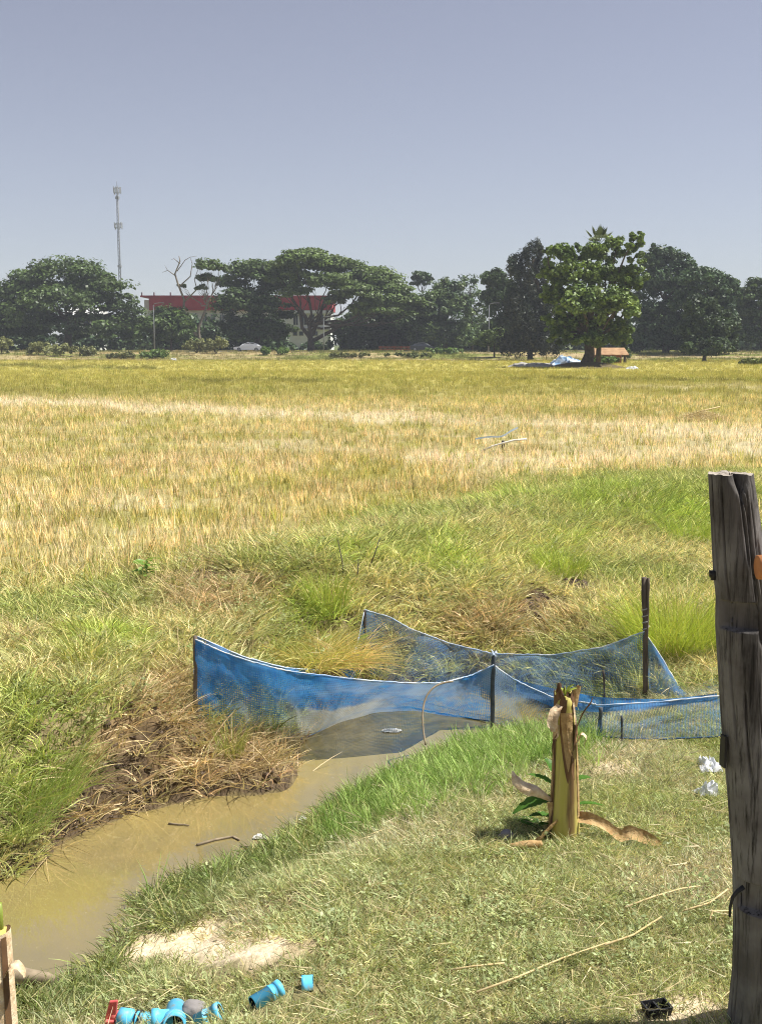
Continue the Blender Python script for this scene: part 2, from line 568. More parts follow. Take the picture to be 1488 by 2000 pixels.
def ground_colour(X, Y, Z):
    px, py, far, sd, field = classify(X, Y, Z)
    n = fbm(X * 2.2, Y * 2.2, 61); n2 = fbm(X * 9, Y * 9, 63)
    lawn = np.array([0.25, 0.22, 0.12]); soil = np.array([0.30, 0.22, 0.14]); mud = np.array([0.085, 0.062, 0.043]); bank = np.array([0.22, 0.195, 0.10])  # lawn base lowered: shade between the blades is put into its colour
    sand = np.array([0.80, 0.66, 0.50])
    c = np.where(far[:, None], bank, lawn) * np.ones((len(X), 3))
    c = c + (soil - c) * (smooth(.45, .7, n) * 0.7)[:, None]
    fc = field_colour(X, Y) * (np.array([0.56, 0.56, 0.54])[None, :] + .36 * smooth(40, 90, Y)[:, None])  # ground under the stubble darkened, painting shade into the gaps
    c = np.where(field[:, None], fc, c)
    sandm = smooth(0.85, 0.45, np.hypot((px - 392) / 265, (py - 1846) / 60) + 1.1 * (n2 - .5)) * (~far)
    sandm = np.maximum(sandm, (~far) * smooth(.95, .5, np.hypot((px - 540) / 70, (py - 1832) / 20) + .5 * (n2 - .5)))
    sandm = np.maximum(sandm, (~far) * smooth(1.0, .5, np.hypot((px - 1190) / 75, (py - 1500) / 20)) * .5)
    # bare dusty spots near the post
    sandm = np.maximum(sandm, (~far) * 0.8 * smooth(1.1, .4, np.hypot((px - 1330) / 130, (py - 1985) / 50) + .6 * (n2 - .5)))
    c = c + (sand - c) * sandm[:, None]
    cut = inpoly(px, py, P_CUT) & far
    c = np.where(cut[:, None], c + (np.array([0.24, 0.165, 0.095]) - c) * 0.8, c)
    mudm = np.maximum(np.where(inpoly(px, py, P_MUD) & far, 0.85, 0), smooth(0.16, 0.02, sd) * 0.9)
    for hx, hy, hw, hh in P_HOLES:
        mudm = np.maximum(mudm, 0.8 * smooth(1.1, 0.5, np.hypot((px - hx) / hw, (py - hy) / hh)))
    c = c + (mud - c) * mudm[:, None]
    c = np.where((sd < 0)[:, None], np.array([0.20, 0.16, 0.08]), c)
    # embankment: dry earth and weeds
    be = smooth(146, 152, Y) * smooth(215, 205, Y)
    e = fbm(X * 0.12, Y * 0.35, 71)
    ec = np.array([0.42, 0.34, 0.20]) + (np.array([0.22, 0.24, 0.07]) - np.array([0.42, 0.34, 0.20])) * smooth(.42, .6, e)[:, None]
    c = c + (ec - c) * be[:, None]
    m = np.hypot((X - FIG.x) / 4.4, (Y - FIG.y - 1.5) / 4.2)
    c = c + (np.array([0.11, 0.085, 0.06]) - c) * (smooth(1.05, 0.9, m) * 0.9)[:, None]  # ground over the mound mixed towards dark brown
    # far beyond the road: dull green country
    c = c + (np.array([0.12, 0.15, 0.06]) - c) * smooth(205, 230, Y)[:, None]
    return c


# ------------------------------------------------------------------ ground sheet
def axis_pts(lo, hi, step, reach_lo, reach_hi, grow):
    a = list(np.arange(lo, hi + 1e-6, step))
    s = step; v = hi
    while v < reach_hi:
        s = min(s * grow, 150); v += s; a.append(v)
    s = step; v = lo
    while v > reach_lo:
        s = min(s * grow, 150); v -= s; a.insert(0, v)
    return np.array(a)


xs = axis_pts(-5.0, 5.5, 0.045, -2500, 2500, 1.07)
ya = np.arange(2.2, 12.5, 0.045)
yb = [12.5]
while yb[-1] < 3500:
    yb.append(yb[-1] + (0.045 * (1 + (yb[-1] - 12.5) * 0.6) if yb[-1] < 60 else min(1.3 * 1.0 + max(0, yb[-1] - 230) * 0.1, 150)))
ys = np.concatenate([[-400, -120, -40, -12, -4, -1, 0.6, 1.2, 1.7], ya, yb[1:]])
GX, GY = np.meshgrid(xs, ys)
gx, gy = GX.ravel(), GY.ravel()
gz = terrain(gx, gy)
nx, ny = len(xs), len(ys)
ii = np.arange(nx * ny).reshape(ny, nx)
quads = np.stack([ii[:-1, :-1], ii[:-1, 1:], ii[1:, 1:], ii[1:, :-1]], -1).reshape(-1, 4)


def grid_mesh(name, V, Q, mat):
    me = bpy.data.meshes.new(name)
    me.vertices.add(len(V)); me.loops.add(len(Q) * 4); me.polygons.add(len(Q))
    me.vertices.foreach_set('co', np.asarray(V, np.float32).ravel())
    me.loops.foreach_set('vertex_index', np.asarray(Q, np.int32).ravel())
    me.polygons.foreach_set('loop_start', np.arange(0, len(Q) * 4, 4, dtype=np.int32))
    me.update(calc_edges=True)
    me.polygons.foreach_set('use_smooth', np.ones(len(Q), bool))
    me.materials.append(mat)
    return me


m, nt, out = mat_new('ground')
p = nd(nt, 'ShaderNodeBsdfPrincipled'); p.inputs['Roughness'].default_value = 0.95; p.inputs['Specular IOR Level'].default_value = 0.1
a = nd(nt, 'ShaderNodeAttribute'); a.attribute_name = 'col'
f1, r1 = noise_fac(nt, 35, 6, 0.3, 0.7)
f2, r2 = noise_fac(nt, 1.7, 6, 0.3, 0.7)
col = mix_rgb(nt, a.outputs['Color'], (0.55, 0.55, 0.5), f1, 'MULTIPLY')
col2 = mix_rgb(nt, col, (1.25, 1.2, 1.05), f2, 'MULTIPLY')
nt.links.new(col2, p.inputs['Base Color'])
bp = nd(nt, 'ShaderNodeBump'); bp.inputs['Strength'].default_value = 0.8; bp.inputs['Distance'].default_value = 0.015
nt.links.new(r1, bp.inputs['Height']); nt.links.new(bp.outputs[0], p.inputs['Normal'])
nt.links.new(p.outputs[0], out.inputs[0])
M['ground'] = m

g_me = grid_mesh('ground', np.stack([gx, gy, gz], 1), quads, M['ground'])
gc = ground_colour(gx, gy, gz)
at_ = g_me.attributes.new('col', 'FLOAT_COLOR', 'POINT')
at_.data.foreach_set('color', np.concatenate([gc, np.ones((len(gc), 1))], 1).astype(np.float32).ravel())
tag(link('ground', g_me), 'grassy ground with a ditch bank, rice field and distant embankment', kind='structure')

# ------------------------------------------------------------------ muddy water
m, nt, out = mat_new('muddy_water')
p = nd(nt, 'ShaderNodeBsdfPrincipled')
p.inputs['Roughness'].default_value = 0.02
p.inputs['IOR'].default_value = 2.8
f, raw = noise_fac(nt, 1.6, 4, 0.35, 0.65)
c = mix_rgb(nt, (0.27, 0.21, 0.075), (0.21, 0.17, 0.075), f)
f3, raw3 = noise_fac(nt, 40, 3, 0.66, 0.74)
c = mix_rgb(nt, c, (0.33, 0.27, 0.14), f3)
nt.links.new(c, p.inputs['Base Color'])
_, rip = noise_fac(nt, 9, 3)
b = nd(nt, 'ShaderNodeBump'); b.inputs['Strength'].default_value = 0.05; b.inputs['Distance'].default_value = 0.02
nt.links.new(rip, b.inputs['Height']); nt.links.new(b.outputs[0], p.inputs['Normal'])
nt.links.new(p.outputs[0], out.inputs[0])
wv = [(-6.5, 2.6, ZW), (2.7, 2.6, ZW), (2.7, 9.6, ZW), (-6.5, 9.6, ZW)]
tag(link('water', new_mesh('water', wv, [(0, 1, 2, 3)], m)), 'still olive brown muddy water in the ditch', kind='structure')

# ------------------------------------------------------------------ far road
RZ = 1.02
rd = MB()
rd.add([(-900, 181, RZ), (900, 181, RZ), (900, 189, RZ), (-900, 189, RZ), (-900, 181, 0.2), (900, 181, 0.2), (-900, 189, 0.2), (900, 189, 0.2)],
       [(0, 1, 2, 3), (4, 5, 1, 0), (3, 2, 7, 6)])
M['asphalt'] = simple_mat('asphalt', (0.30, 0.28, 0.25), (0.22, 0.205, 0.19), 0.8, 0.9)
tag(rd.build('road', M['asphalt'], smooth_faces=False), 'pale road on an embankment behind the field', kind='structure')

# ------------------------------------------------------------------ trees
def leaf_quads(cen, nrm, size, aspect=0.6):
    n = len(cen)
    nrm = nrm / np.maximum(np.linalg.norm(nrm, axis=1, keepdims=True), 1e-6)
    t = rng.normal(size=(n, 3))
    u = np.cross(nrm, t); u /= np.maximum(np.linalg.norm(u, axis=1, keepdims=True), 1e-6)
    v = np.cross(nrm, u)
    L = size[:, None] * 0.5
    W = L * aspect
    return np.stack([cen - u * L, cen + v * W, cen + u * L, cen - v * W], 1)


def crown(clumps, n_sub, n_leaf, leaf, col, colvar=0.3, flat=0.6, sub=0.36, up=0.6, shell=0.72, col2=None, aspect=0.65, tall=False, low=-0.35):
    """clumps: (x,y,z,rx,ry,rz) ellipsoids; each is filled with small leafy tufts near its surface"""
    Qs, Cs = [], []
    vol = np.array([c[3] * c[5] + c[4] * c[5] + c[3] * c[4] for c in clumps]); vol = vol / vol.sum()
    for ci, (cx, cy, cz, rx, ry, rz) in enumerate(clumps):
        ns = max(3, int(round(n_sub * vol[ci])))
        d = rng.normal(size=(ns, 3)); d /= np.linalg.norm(d, axis=1, keepdims=True)
        d[:, 2] = np.where(d[:, 2] < low, -d[:, 2], d[:, 2])
        rr = rng.uniform(shell, 1.02, ns)
        inner = rng.random(ns) < 0.25
        rr = np.where(inner, rng.uniform(0.2, shell, ns), rr)
        sc = np.stack([cx + d[:, 0] * rx * rr, cy + d[:, 1] * ry * rr, cz + d[:, 2] * rz * rr], 1)
        r0 = min(rx, ry, rz * 1.5) * sub * rng.uniform(0.6, 1.35, ns)
        nl = np.maximum(6, (n_leaf * rng.uniform(0.5, 1.3, ns)).astype(int))
        k = np.repeat(np.arange(ns), nl)
        e = rng.normal(size=(len(k), 3)); e /= np.linalg.norm(e, axis=1, keepdims=True)
        er = rng.random(len(k)) ** 0.45
        off = e * (r0[k] * er)[:, None]
        off[:, 2] *= flat
        if tall:
            off[:, 2] *= 2.2
        pos = sc[k] + off
        nr = e * 0.7 + rng.normal(size=e.shape) * 0.55
        nr[:, 2] += up
        q = leaf_quads(pos, nr, leaf * rng.uniform(0.6, 1.4, len(k)), aspect)
        base = np.array(col)[None, :] * np.ones((ns, 3))
        if col2 is not None:
            base = base + (np.array(col2) - base) * rng.random((ns, 1))
        base = base * rng.uniform(.72, 1.35, (ns, 1))
        cs = base[k] * (1 + colvar * (rng.random((len(k), 1)) * 2 - 1))
        Qs.append(q); Cs.append(cs)
    return np.concatenate(Qs), np.concatenate(Cs)


def limb_path(a, b, n=6, sag=0.12, wob=0.06):
    a, b = Vector(a), Vector(b)
    L = (b - a).length
    pts = []
    for k in range(n + 1):
        t = k / n
        p = a.lerp(b, t)
        p.z += L * sag * math.sin(math.pi * t) * (1 if b.z > a.z else -1) * -1
        if 0 < k < n:
            p += Vector((random.uniform(-1, 1), random.uniform(-1, 1), random.uniform(-1, 1))) * L * wob
        pts.append(p)
    return pts


def make_tree(name, label, foot, Y, clumps_px, trunk_px, trunk_r, n_sub, n_leaf, leaf, col, bark='bark', depth=0.8, cat='tree', group=None,
              limbs=None, fork=None, bare=None, twig=True, **kw):
    """clumps_px: (px, py, half width px, half height px[, dy]); the crown is built round the trunk at distance Y"""
    s = Y / FPX
    base = Vector(foot)
    t = thing(name, label, cat, base, group=group)
    cl = []
    for c in clumps_px:
        q = at_y(c[0], c[1], Y)
        dy = (c[4] if len(c) > 4 else random.uniform(-0.5, 0.5)) * c[2] * s
        cl.append((q.x - base.x, q.y - base.y + dy, q.z - base.z, c[2] * s, c[2] * s * depth, c[3] * s))
    Q, Cc = crown(cl, int(n_sub * 1.25), int(n_leaf * 1.7), leaf * 1.12, col, **kw)
    link('crown', quad_mesh('crown', Q, M['foliage'], Cc), t)
    tr = MB()
    tops = [at_y(x, y, Y) - base for x, y in trunk_px]
    pts = [Vector((0, 0, -0.4))] + [Vector((q.x, q.y, q.z)) for q in tops]
    full = []
    for a, b in zip(pts[:-1], pts[1:]):
        for k in range(3):
            full.append(a.lerp(b, k / 3))
    full.append(pts[-1])
    nn = len(full)
    rad = [trunk_r * (1.35 if k == 0 else 1.12 if k == 1 else 1 - 0.6 * k / nn) for k in range(nn)]
    tr.tube(full, rad, 10, jit=0.12)
    fk = full[min(nn - 1, int(nn * (fork if fork else 0.75)))]
    for i, c in enumerate(cl):
        r0 = trunk_r * (0.5 if i % 2 else 0.4)
        pth = limb_path(fk, (c[0], c[1], c[2] + c[5] * 0.1), 6)
        tr.tube(pth, [r0 * (1 - 0.8 * k / 6) for k in range(7)], 6)
        if twig:
            for w in range(3):
                e = Vector((c[0] + random.uniform(-.8, .8) * c[3], c[1] + random.uniform(-.8, .8) * c[4], c[2] + random.uniform(-.1, .8) * c[5]))
                tr.tube(limb_path(pth[random.randint(2, 4)], e, 4), [r0 * .4 * (1 - .75 * k / 4) for k in range(5)], 5)
    for b in (bare or []):
        q = [at_y(x, y, Y) - base for x, y in b[0]]
        tr.tube(q, [b[1] * (1 - 0.75 * k / (len(q) - 1)) for k in range(len(q))], 5)
    tr.build('trunk', M[bark], t)
    return t


TY = 196.0
def foot(px, Y, py=None):
    q = at_y(px, 690, Y)
    return Vector((q.x, Y, tz(q.x, Y)))


DARK = (0.066, 0.104, 0.036); MID = (0.095, 0.14, 0.04); LITE = (0.13, 0.18, 0.055); COOL = (0.062, 0.105, 0.052)

# rain tree on the left, one wide dome
dome = [(130, 545, 75, 42), (78, 560, 50, 32), (185, 562, 50, 32), (40, 600, 50, 32), (225, 600, 45, 32), (60, 580, 65, 38), (200, 580, 62, 36), (10, 615, 50, 36), (245, 620, 48, 34), (130, 600, 90, 36, -0.8), (75, 630, 60, 26, -.9), (200, 640, 50, 28, -.9),
        (-20, 640, 45, 30), (270, 645, 30, 28), (40, 655, 60, 20, .4), (150, 655, 60, 16, .9), (235, 660, 45, 16, .4)]
make_tree('rain_tree', 'broad dark dome-shaped rain tree at the left edge, under the mast', foot(130, TY), TY, dome, [(135, 650), (138, 610)], 0.75, 300, 60, 0.55, DARK,
          flat=0.32, sub=0.55, up=1.0, col2=MID, group='rain trees along the road')
# bush trees before the red building
make_tree('bushy_tree', 'low rounded bushy tree in front of the red-topped building', foot(335, 184), 184, [(330, 628, 36, 28), (355, 645, 30, 25), (305, 650, 34, 24), (340, 662, 42, 18)],
          [(335, 670), (335, 650)], 0.2, 90, 60, 0.5, MID, col2=DARK, flat=0.8, sub=0.4, group='trees along the road')
# half bare tree
make_tree('half_bare_tree', 'slender half-bare tree with pale leafless branches, left of centre', foot(392, 188), 188,
          [(405, 520, 26, 12), (428, 525, 14, 10), (400, 545, 18, 10), (418, 548, 14, 9), (356, 560, 10, 6), (395, 565, 12, 8)],
          [(388, 640), (402, 605), (410, 580)], 0.28, 46, 40, 0.4, MID, bark='bark_pale', flat=0.5, sub=0.6, group='trees along the road',
          bare=[([(385, 655), (358, 620), (360, 585), (348, 555), (342, 535), (352, 510), (350, 500)], 0.26), ([(345, 540), (328, 528), (318, 532)], 0.10),
                ([(352, 515), (340, 505), (334, 508)], 0.08), ([(350, 560), (372, 540), (376, 515), (372, 503)], 0.12), ([(360, 590), (385, 565), (380, 545), (390, 520)], 0.14), ([(346, 530), (362, 508), (372, 502), (385, 500)], 0.08),
                ([(328, 528), (322, 518)], 0.05)])
make_tree('rain_tree', 'dark rain tree left of the widest rain tree, hiding the red building', foot(500, TY), TY,
          [(500, 540, 55, 30), (462, 560, 32, 28), (545, 565, 45, 30), (480, 600, 55, 34, -.6), (530, 615, 45, 32, -.6), (450, 640, 30, 26), (500, 650, 60, 26), (555, 650, 25, 20)],
          [(505, 650), (500, 610)], 0.5, 230, 58, 0.52, DARK, flat=0.4, sub=0.5, up=1.0, col2=MID, group='rain trees along the road')
make_tree('rain_tree', 'widest rain tree at the centre, with forked trunks showing below its crown', foot(608, TY - 6), TY - 6,
          [(600, 515, 62, 24), (560, 540, 40, 22), (660, 525, 60, 24), (720, 550, 60, 28), (640, 555, 60, 20, -.6), (580, 572, 34, 14, -.8), (690, 575, 55, 20, -.7), (765, 580, 50, 26), (660, 590, 30, 12, -1), (740, 605, 50, 22, -.6),
           (800, 605, 36, 28)],
          [(606, 650), (604, 635)], 0.55, 330, 60, 0.5, MID, flat=0.3, sub=0.55, up=1.0, col2=LITE, group='rain trees along the road', fork=0.95,
          bare=[([(606, 660), (590, 640), (585, 605), (570, 580)], 0.42), ([(608, 655), (624, 620), (632, 590), (650, 565)], 0.42), ([(612, 665), (650, 645), (690, 620), (730, 600), (760, 590)], 0.36),
                ([(606, 640), (608, 610), (600, 580)], 0.3)])
make_tree('rain_tree', 'low shaded rain tree under the right shoulder of the widest one', foot(770, TY + 8), TY + 8,
          [(760, 625, 70, 34), (700, 640, 45, 30), (830, 640, 50, 34), (760, 660, 80, 24)], [(770, 670), (770, 650)], 0.5, 200, 60, 0.55, DARK, flat=0.5, sub=0.45, group='rain trees along the road')
make_tree('small_tree', 'small round-headed tree rising above the skyline right of centre', foot(826, TY + 25), TY + 25, [(822, 544, 19, 13), (812, 552, 10, 8), (833, 552, 9, 8)],
          [(828, 600), (824, 560)], 0.22, 36, 60, 0.45, DARK, flat=0.6, sub=0.5, group='trees along the road')
make_tree('broadleaf_tree', 'mid green broadleaf tree right of the widest rain tree', foot(870, TY), TY, [(868, 570, 34, 24), (850, 600, 40, 30), (890, 610, 34, 36), (840, 650, 45, 35), (890, 660, 40, 30)],
          [(870, 650), (868, 600)], 0.3, 170, 60, 0.45, COOL, col2=LITE, flat=0.8, sub=0.4, group='trees along the road')
make_tree('wispy_tree', 'thin wispy tree with see-through crown beside the grey casuarina', foot(922, TY + 4), TY + 4, [(915, 558, 22, 20), (925, 590, 22, 24), (930, 630, 30, 34), (915, 660, 30, 26)],
          [(922, 640), (918, 560)], 0.18, 60, 26, 0.4, LITE, col2=COOL, flat=0.8, sub=0.55, group='trees along the road')
make_tree('broadleaf_tree', 'dark green broadleaf tree just left of the grey casuarina', foot(970, 178), 178, [(968, 555, 30, 26), (985, 600, 40, 40), (950, 590, 16, 22), (990, 650, 48, 34), (975, 676, 44, 16)], [(975, 660), (975, 610)], 0.35, 180, 60, 0.42, DARK,
          flat=0.8, sub=0.4, group='trees along the road')
make_tree('bushy_tree', 'pale green bush at the foot of the trees left of the casuarina', foot(965, 160), 160, [(965, 660, 26, 18), (985, 672, 22, 14), (945, 672, 18, 14)], [(965, 680), (965, 670)], 0.12, 70, 50, 0.36, LITE,
          flat=0.8, sub=0.4, group='trees along the road')
make_tree('casuarina_tree', 'tall grey-topped feathery casuarina tree left of the front tree', foot(1035, 150), 150,
          [(1040, 500, 22, 26), (1015, 530, 28, 30), (1055, 540, 26, 36), (1030, 580, 42, 44), (1060, 620, 40, 46), (1010, 630, 38, 44), (1040, 665, 55, 26), (1005, 676, 36, 20), (1070, 678, 36, 18)], [(1035, 620), (1040, 500)], 0.3, 300, 56, 0.42, (0.055, 0.06, 0.045),
          col2=(0.028, 0.045, 0.026), flat=0.9, sub=0.34, up=.3, aspect=.3, tall=True, group='trees along the road')
# sugar palm behind the front tree
SY = 108.0
pf = foot(1168, SY)
pt = thing('sugar_palm', 'sugar palm whose fan leaves stick up above the front tree', 'palm', pf)
pm = MB(); tip = at_y(1168, 478, SY) - pf
pm.tube([(0, 0, -.2), (0.05, 0, 4), (tip.x, 0, tip.z)], [0.28, 0.2, 0.17], 10)
pm.build('trunk', M['bark'], pt)
for k in range(16):
    az = random.uniform(0, 2 * math.pi); el = random.choice([R(80), R(65), R(45), R(25), R(0), R(-25)]) + random.uniform(-.15, .15)
    if k < 5: az, el = [(0.3, R(86)), (3.0, R(70)), (0.1, R(64)), (3.1, R(48)), (0.2, R(42))][k]
    dd = Vector((math.cos(az) * math.cos(el), math.sin(az) * math.cos(el), math.sin(el)))
    hub = Vector(tip) + dd * 1.0
    fan = MB()
    fan.tube([Vector(tip), hub], 0.03, 5)
    side = dd.cross(Vector((0, 0, 1)));
    if side.length < .05: side = Vector((1, 0, 0))
    side.normalize()
    for j in range(13):
        th = (j - 6) / 6 * R(78)
        ld = (dd * math.cos(th) + side * math.sin(th)).normalized()
        L = 0.95 * (1 - 0.25 * abs(th))
        perp = (side * math.cos(th) - dd * math.sin(th))
        fan.add([hub, hub + ld * L * .6 + perp * 0.085, hub + ld * L, hub + ld * L * .6 - perp * .085], [(0, 1, 2, 3)])
    fan.build('fan_leaf', M['palm'] if 'palm' in M else M.setdefault('palm', leaf_mat('palm', 0.3, 0.04, base=((0.15, 0.17, 0.05), (0.10, 0.14, 0.045)))), pt, smooth_faces=False)

# the fig tree standing forward in the field
FY = FIG.y + 1.5
ff = Vector((FIG.x, FY, tz(FIG.x, FY)))
make_tree('fig_tree', 'bright green leafy tree standing forward in the field on a dark mound', ff, FY,
          [(1150, 500, 34, 30), (1095, 505, 32, 26), (1205, 490, 30, 26), (1240, 500, 20, 40), (1075, 540, 22, 30), (1120, 545, 44, 34), (1185, 540, 44, 36), (1232, 560, 30, 40), (1080, 590, 26, 34),
           (1130, 600, 50, 38, -.7), (1195, 605, 46, 40, -.5), (1150, 640, 46, 30), (1100, 635, 30, 28), (1210, 650, 26, 26), (1240, 465, 14, 14), (1070, 500, 12, 20), (1095, 665, 26, 22), (1200, 668, 30, 20), (1150, 668, 36, 16, -.8), (1225, 610, 26, 40), (1072, 640, 18, 26)],
          [(1151, 690), (1150, 640), (1155, 580), (1158, 520)], 0.55, 470, 46, 0.30, (0.19, 0.26, 0.06), col2=(0.09, 0.14, 0.04), flat=0.8, sub=0.34, up=.5, depth=.75, bark='bark', fork=.4, twig=False)
# right-hand group
make_tree('tall_tree', 'tall dark tree rising behind and right of the front tree', foot(1300, 170), 170, [(1300, 515, 34, 34), (1270, 520, 24, 40), (1335, 530, 30, 30), (1290, 570, 50, 44), (1340, 580, 34, 40), (1280, 630, 44, 44), (1320, 650, 44, 40), (1275, 672, 46, 24), (1320, 676, 40, 20)],
          [(1295, 640), (1300, 560)], 0.4, 330, 58, 0.42, COOL, col2=DARK, flat=0.8, sub=0.36, group='trees along the road')
make_tree('feathery_tree', 'soft mid green feathery tree between the tall dark tree and the right edge', foot(1380, 165), 165, [(1370, 555, 40, 30), (1410, 570, 34, 30), (1350, 590, 34, 34), (1395, 610, 44, 36), (1415, 650, 30, 34), (1350, 640, 30, 34), (1400, 678, 44, 22)],
          [(1385, 650), (1380, 580)], 0.3, 250, 56, 0.42, (0.06, 0.10, 0.035), col2=COOL, flat=0.7, sub=0.38, group='trees along the road')
make_tree('dark_shrub_tree', 'dark low-branching tree in front of the feathery tree, foot in the field edge', foot(1375, 140), 140, [(1368, 610, 32, 32), (1385, 645, 36, 34), (1355, 655, 26, 30), (1375, 680, 44, 20), (1420, 650, 22, 40), (1425, 680, 20, 22)],
          [(1375, 690), (1375, 640)], 0.25, 230, 54, 0.36, (0.05, 0.07, 0.035), col2=DARK, flat=0.9, sub=0.36, group='trees along the road')
make_tree('rain_tree', 'tree cut by the right edge of the picture', foot(1490, 180), 180, [(1480, 578, 40, 28), (1520, 590, 50, 40), (1460, 610, 34, 26), (1500, 640, 50, 36), (1460, 660, 36, 28)], [(1485, 660), (1488, 610)], 0.35, 210, 58, 0.45, COOL,
          col2=MID, flat=0.45, sub=0.45, group='rain trees along the road')
make_tree('round_tree', 'pale small tree top peeking between the feathery tree and the right edge', foot(1432, 205), 205, [(1425, 558, 18, 14), (1435, 580, 22, 18), (1440, 610, 30, 30)], [(1430, 620), (1428, 570)], 0.2, 70, 50, 0.42, MID, col2=LITE, flat=.7, sub=.45,
          group='trees along the road')
# slim trunk with climbing leaves right of the front tree
make_tree('slim_tree', 'slim ivy-covered trunk right of the front tree', foot(1220, 128), 128, [(1222, 640, 9, 30), (1220, 672, 11, 24), (1216, 692, 12, 12)], [(1221, 660), (1222, 590)], 0.14, 50, 44, 0.28, COOL, col2=MID, flat=1.0, sub=.6, group='trees along the road')
# background wood behind the road
bw = []
for k in range(84):
    x = -95 + k * 2.5 + random.uniform(-1.2, 1.2)
    h = random.uniform(4.5, 7.0)
    if -57 < x < -49: h *= .45
    if -18.5 < x < -9.5: h *= .3
    bw.append((x, 210 + random.uniform(-4, 8), 1.0 + h * 0.42, random.uniform(2.2, 3.4), 3, h * .55))
Q, Cc = crown(bw, 1900, 50, 0.8, COOL, col2=DARK, flat=.8, sub=.5, low=-1)
tag(link('distant_wood', quad_mesh('distant_wood', Q, M['foliage'], Cc)), 'dark belt of far undergrowth behind the roadside trees', 'undergrowth', kind='stuff')

# roadside shrubs
def shrub(px, py, w, h, Y, label, col, col2=None, leaf=0.3):
    q = at_y(px, py, Y); s = Y / FPX
    z0 = tz(q.x, Y)
    t = thing('roadside_shrub', label, 'shrub', (q.x, Y, z0), group='shrubs along the embankment')
    cl = []
    for k in range(5):
        cl.append((random.uniform(-.6, .6) * w * s, random.uniform(-1, 1), h * s * random.uniform(.25, .6), w * s * .45, 1.2, h * s * random.uniform(.35, .5)))
    Q, Cc = crown(cl, 46, 42, leaf, col, col2=col2, flat=.9, sub=.5)
    link('foliage', quad_mesh('foliage', Q, M['foliage'], Cc), t)
    st = MB()
    for k in range(5):
        st.tube([(0, 0, -.1), (random.uniform(-.5, .5) * w * s, random.uniform(-.5, .5), h * s * .7)], [0.05, 0.02], 5)
    st.build('stem', M['bark'], t)


OLV = (0.20, 0.21, 0.08); GRN = (0.13, 0.20, 0.05)
for a in [(5, 690, 20, 32, 168, 'olive shrub at the left edge of the embankment', OLV), (75, 692, 30, 26, 165, 'wide olive shrub below the left rain tree, first from the left edge', OLV),
          (120, 692, 28, 24, 163, 'olive shrub below the left rain tree, second from the left edge', OLV), (165, 694, 24, 18, 163, 'low olive shrub below the right half of the left rain tree', OLV),
          (235, 698, 30, 14, 156, 'low spreading shrub left of the lamp post near the field edge', (0.15, 0.16, 0.06)), (300, 698, 34, 18, 156, 'bright green shrub at the foot of the lamp post', GRN),
          (385, 685, 26, 30, 170, 'olive shrub left of the white car', OLV), (422, 690, 24, 30, 168, 'tall olive shrub just left of the white car', OLV),
          (522, 692, 14, 16, 165, 'small green shrub just right of the white car', GRN), (550, 692, 16, 14, 165, 'low green shrub a little right of the white car', GRN),
          (1470, 712, 30, 14, 118, 'yellow green shrub at the field edge on the right border', (0.17, 0.20, 0.05)), (870, 690, 40, 12, 168, 'low green shrub right of the dark car', GRN),
          (680, 700, 50, 10, 158, 'flat grassy shrub right of the forked rain tree', (0.16, 0.17, 0.06)), (800, 700, 60, 10, 158, 'flat grassy shrub below the dark car', (0.14, 0.17, 0.05)),
          (1150, 705, 22, 14, 122, 'green shrub right of the front tree below the orange roof', GRN), (1190, 705, 20, 14, 122, 'green shrub beside the slim ivy-covered trunk', GRN)]:
    shrub(*a)
# ------------------------------------------------------------------ red-topped building
BY = 226.0
def bx_px(mb, x0, y0, x1, y1, Y, d):
    a = at_y(x0, y0, Y); b = at_y(x1, y1, Y)
    mb.box(((a.x + b.x) / 2, Y + d / 2, (a.z + b.z) / 2), (abs(b.x - a.x), d, abs(b.z - a.z)))
    return mb


bl = thing('commercial_building', 'long white building with a red fascia behind the roadside trees', 'building', (0, 0, 0))
bx_px(MB(), 282, 586, 646, 690, BY, 16).build('wall', M['white_paint'], bl, False)
fa = bx_px(MB(), 291, 580, 648, 606, BY - 1.0, 17.5).build('fascia', M['red_paint'], bl, False)
bx_px(MB(), 274, 577, 652, 580.2, BY - 1.3, 18).build('roof_edge', M['red_paint'], fa, False)
bx_px(MB(), 560, 606.3, 648, 612, BY - 1.1, 3).build('canopy', M['white_paint'], bl, False)
for k, x in enumerate((276, 300, 332, 455)):
    bx_px(MB(), x, 571, x + 2.4, 577, BY - 0.6, 0.4).build('roof_bracket', M['steel'], bl, False)
for k, x in enumerate(list(range(292, 430, 17)) + [572, 588, 604, 622]):
    wdw = bx_px(MB(), x, 613, x + 11, 636, BY - 0.12, 0.2).build('window', M['white_paint'], bl, False)
    bx_px(MB(), x + 1.2, 614.5, x + 5.2, 634.5, BY - 0.2, 0.1).build('pane', M['glass_dark'], wdw, False)
    bx_px(MB(), x + 5.9, 614.5, x + 9.9, 634.5, BY - 0.2, 0.1).build('pane', M['glass_dark'], wdw, False)
for k, x in enumerate([572, 584, 598, 612, 300, 330, 360]):
    wdw = bx_px(MB(), x, 647, x + 9, 656, BY - 0.12, 0.2).build('window', M['concrete'], bl, False)
    bx_px(MB(), x + 1, 648, x + 8, 655, BY - 0.2, 0.1).build('pane', M['glass_dark'], wdw, False)
bx_px(MB(), 560, 641, 646, 644, BY - 0.5, 0.6).build('floor_band', M['concrete'], bl, False)
wh = thing('white_house', 'small white house glimpsed through a gap under the left rain tree', 'house', (0, 0, 0))
bx_px(MB(), 128, 616, 190, 690, 224, 8).build('wall', M['white_paint'], wh, False)
ro = MB(); a = at_y(124, 616, 223); b = at_y(194, 616, 223)
